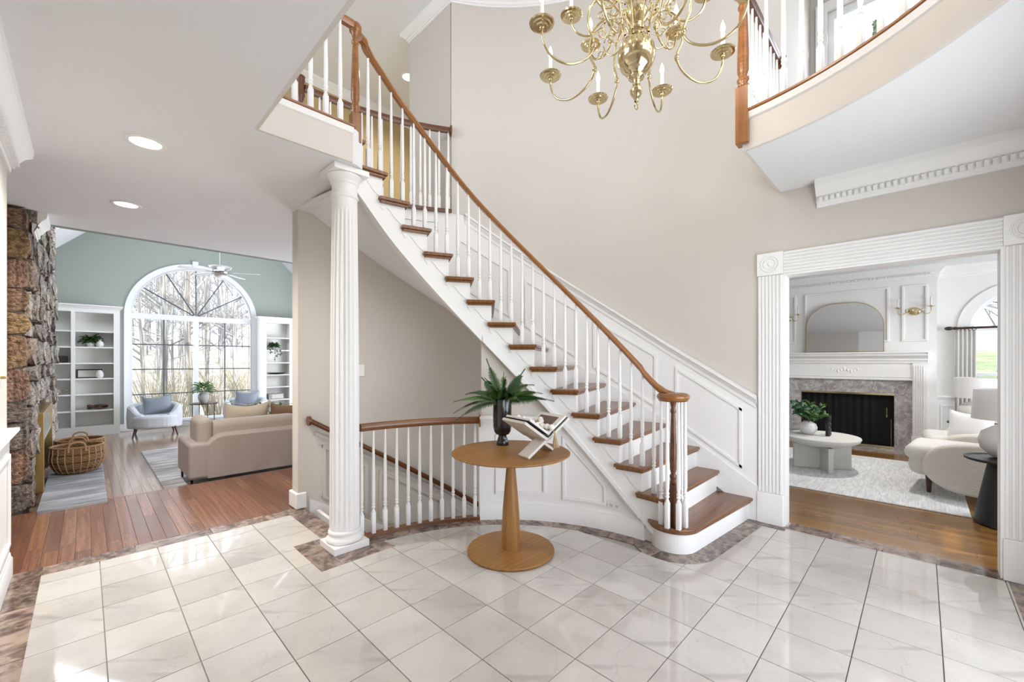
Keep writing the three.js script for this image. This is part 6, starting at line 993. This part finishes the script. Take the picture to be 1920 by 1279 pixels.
struct('roof_living', bb(4.25, 9.35, UP + 0.01, UP + 0.12, -4.4, 3.6), M.roofing, 'flat roof above the living room', 'roof');
// ground: leaf litter that climbs behind the house, lawn on the right
function terrain(x0, x1, z0, z1, f, nx, nz, mat, name, label) { const g = new THREE.PlaneGeometry(1, 1, nx, nz).rotateX(-PI / 2), p = g.attributes.position, uv = g.attributes.uv; for (let i = 0; i < p.count; i++) { const x = lerp(x0, x1, p.getX(i) + 0.5), z = lerp(z0, z1, p.getZ(i) + 0.5); p.setXYZ(i, x, f(x, z), z); uv.setXY(i, x, z); } g.computeVertexNormals(); return struct(name, g, mat, label, 'ground'); }
const woodY = (x, z) => -0.62 + 4.2 * smooth(-18, -62, z) + 0.25 * Math.sin(x * 0.6 + z * 0.4) * smooth(-14, -20, z);
terrain(-30, 45, -80, -12.42, woodY, 40, 40, M.litter, 'ground_woods', 'leaf covered woodland floor behind the house');
const lawnY = (x, z) => -0.62 + 2.6 * smooth(12, 34, x);
terrain(9.3, 60, -12.4, 40, lawnY, 30, 20, M.grass, 'ground_lawn', 'sunlit lawn outside the living room window');
terrain(-30, 9.3, 0.9, 40, () => -0.62, 4, 4, M.grass, 'ground_front', 'front lawn before the house');
// bare winter trees
function bareTree(seed, h, r, levels) {
  seedState = seed; const trunk = [], twigs = [];
  const pts = [V(0, -0.3, 0)]; let x = 0, z = 0; for (let i = 1; i <= 6; i++) { x += rr(-0.12, 0.12); z += rr(-0.12, 0.12); pts.push(V(x, h * i / 6, z)); }
  trunk.push(taper(pts, [r, r * 0.86, r * 0.72, r * 0.55, r * 0.38, r * 0.12], 12, 7));
  const c = new THREE.CatmullRomCurve3(pts);
  const branch = (p, d, L, q, lv) => {
    const e = p.clone().addScaledVector(d, L).add(V(rr(-0.1, 0.1) * L, rr(0.02, 0.16) * L, rr(-0.1, 0.1) * L)), m = p.clone().lerp(e, 0.5).add(V(rr(-0.08, 0.08) * L, rr(-0.06, 0.06) * L, rr(-0.08, 0.08) * L));
    twigs.push(taper([p, m, e], [q, q * 0.7, q * 0.25], 4, lv > 1 ? 4 : 3));
    if (lv <= 0) return;
    const n = lv > 1 ? 5 : 4; for (let i = 0; i < n; i++) { const t = rr(0.3, 0.95), s = t < 0.5 ? p.clone().lerp(m, t * 2) : m.clone().lerp(e, t * 2 - 1), nd = d.clone().add(V(rr(-0.8, 0.8), rr(-0.1, 0.8), rr(-0.8, 0.8))).normalize(); branch(s, nd, L * rr(0.4, 0.62), q * 0.5, lv - 1); }
  };
  for (let i = 0; i < 16; i++) { const t = rr(0.18, 0.97), p = c.getPoint(t), a = rr(0, 2 * PI), up = rr(0.2, 0.9), d = V(Math.cos(a), up, Math.sin(a)).normalize(); branch(p, d, h * rr(0.12, 0.26) * (1.15 - t * 0.6), r * (1.0 - t) * 0.38 + 0.010, levels); }
  return [merge(trunk), merge(twigs)];
}
const treeKinds = [bareTree(11, 13, 0.13, 2), bareTree(23, 15, 0.105, 2), bareTree(37, 11, 0.08, 2), bareTree(51, 14, 0.16, 2), bareTree(67, 9, 0.05, 2)];
const treeProtos = treeKinds.map(([a, b], i) => (pos, turn, k, label, group) => { const o = thing('bare_tree', label, 'tree', pos, turn, group); o.scale.setScalar(k); add('trunk', a, i % 2 ? M.barkPale : M.bark, o); add('branches', b, i % 2 ? M.barkPale : M.bark, o); });
seedState = 77;
const slotsNear = [[-15.6, 0.10, 1], [-16.8, 0.22, 2], [-17.5, 0.145, 1], [-18.5, 0.185, 4], [-19, 0.07, 2], [-20, 0.245, 3], [-20.5, 0.12, 4], [-21.5, 0.165, 1], [-22, 0.21, 2], [-23, 0.095, 0]];
slotsNear.forEach(([z, s, k]) => { const x = -z * s; treeProtos[k]([x, woodY(x, z), z], rr(0, 6), rr(0.9, 1.1), 'bare winter tree seen through the arched window', 'bare trees of the woods behind the house'); });
for (let i = 0; i < 44; i++) { const z = -24 - 34 * Math.pow((i + 0.5) / 44, 0.85), x = -z * rr(0.015, 0.30); treeProtos[Math.floor(rnd() * 5)]([x, woodY(x, z), z], rr(0, 6), rr(0.8, 1.15), 'bare winter tree seen through the arched window', 'bare trees of the woods behind the house'); }
function brush(seed, n, h) { seedState = seed; const out = []; for (let i = 0; i < n; i++) { const a = rr(0, 6.28), l = rr(0.15, 0.5), e = V(Math.cos(a) * l * h, h * rr(0.6, 1), Math.sin(a) * l * h); out.push(taper([V(rr(-0.1, 0.1), -0.1, rr(-0.1, 0.1)), e.clone().multiplyScalar(0.5).add(V(0, h * 0.1, 0)), e], [0.010, 0.007, 0.003], 5, 3)); } return merge(out); }
const brushKinds = [brush(5, 46, 1.5), brush(8, 60, 2.2)];
const tanStem = std({ color: '#a89c82', roughness: 0.95 });
[[-14.4, 0.13, 0], [-14.8, 0.19, 1], [-15.2, 0.085, 1], [-15.8, 0.235, 1], [-16.6, 0.12, 1], [-17.2, 0.17, 1], [-18.6, 0.10, 1], [-19.4, 0.22, 1]].forEach(([z, s, k]) => { const x = -z * s; tag(add('dry_shrub', brushKinds[k], tanStem), 'dry tan shrub outside the arched window', 'shrub', 'dry shrubs behind the house').position.set(x, woodY(x, z), z); });
seedState = 99;
for (const [x, z, k] of [[16, 2.3, 2], [18, 1.5, 4], [21, 3.6, 1], [24, 2.4, 3], [26, 4.2, 0], [29, 3.0, 3], [14.5, 3.2, 4]]) treeProtos[k]([x, lawnY(x, z), z], rr(0, 6), rr(0.8, 1.1), 'bare tree on the lawn outside the living room', 'bare trees on the lawn');
{ const o = thing('evergreen_tree', 'dark evergreen tree outside the upstairs window', 'tree', [13, -0.6, -0.75]); add('trunk', taper([V(0, 0, 0), V(0, 5, 0), V(0, 10, 0)], [0.18, 0.12, 0.02], 8, 7), M.bark, o); const nd = []; for (let i = 0; i < 260; i++) { const y = rr(2, 10), a = rr(0, 6.28), l = (10.5 - y) * 0.15 * rr(0.5, 1); nd.push(taper([V(0, y, 0), V(l * 0.6 * Math.cos(a), y - 0.05, l * 0.6 * Math.sin(a)), V(l * Math.cos(a), y - 0.35 * l, l * Math.sin(a))], [0.05, 0.11, 0.01], 5, 4)); } add('boughs', nd, M.evergreen, o); }
renderer.render(scene, camera);
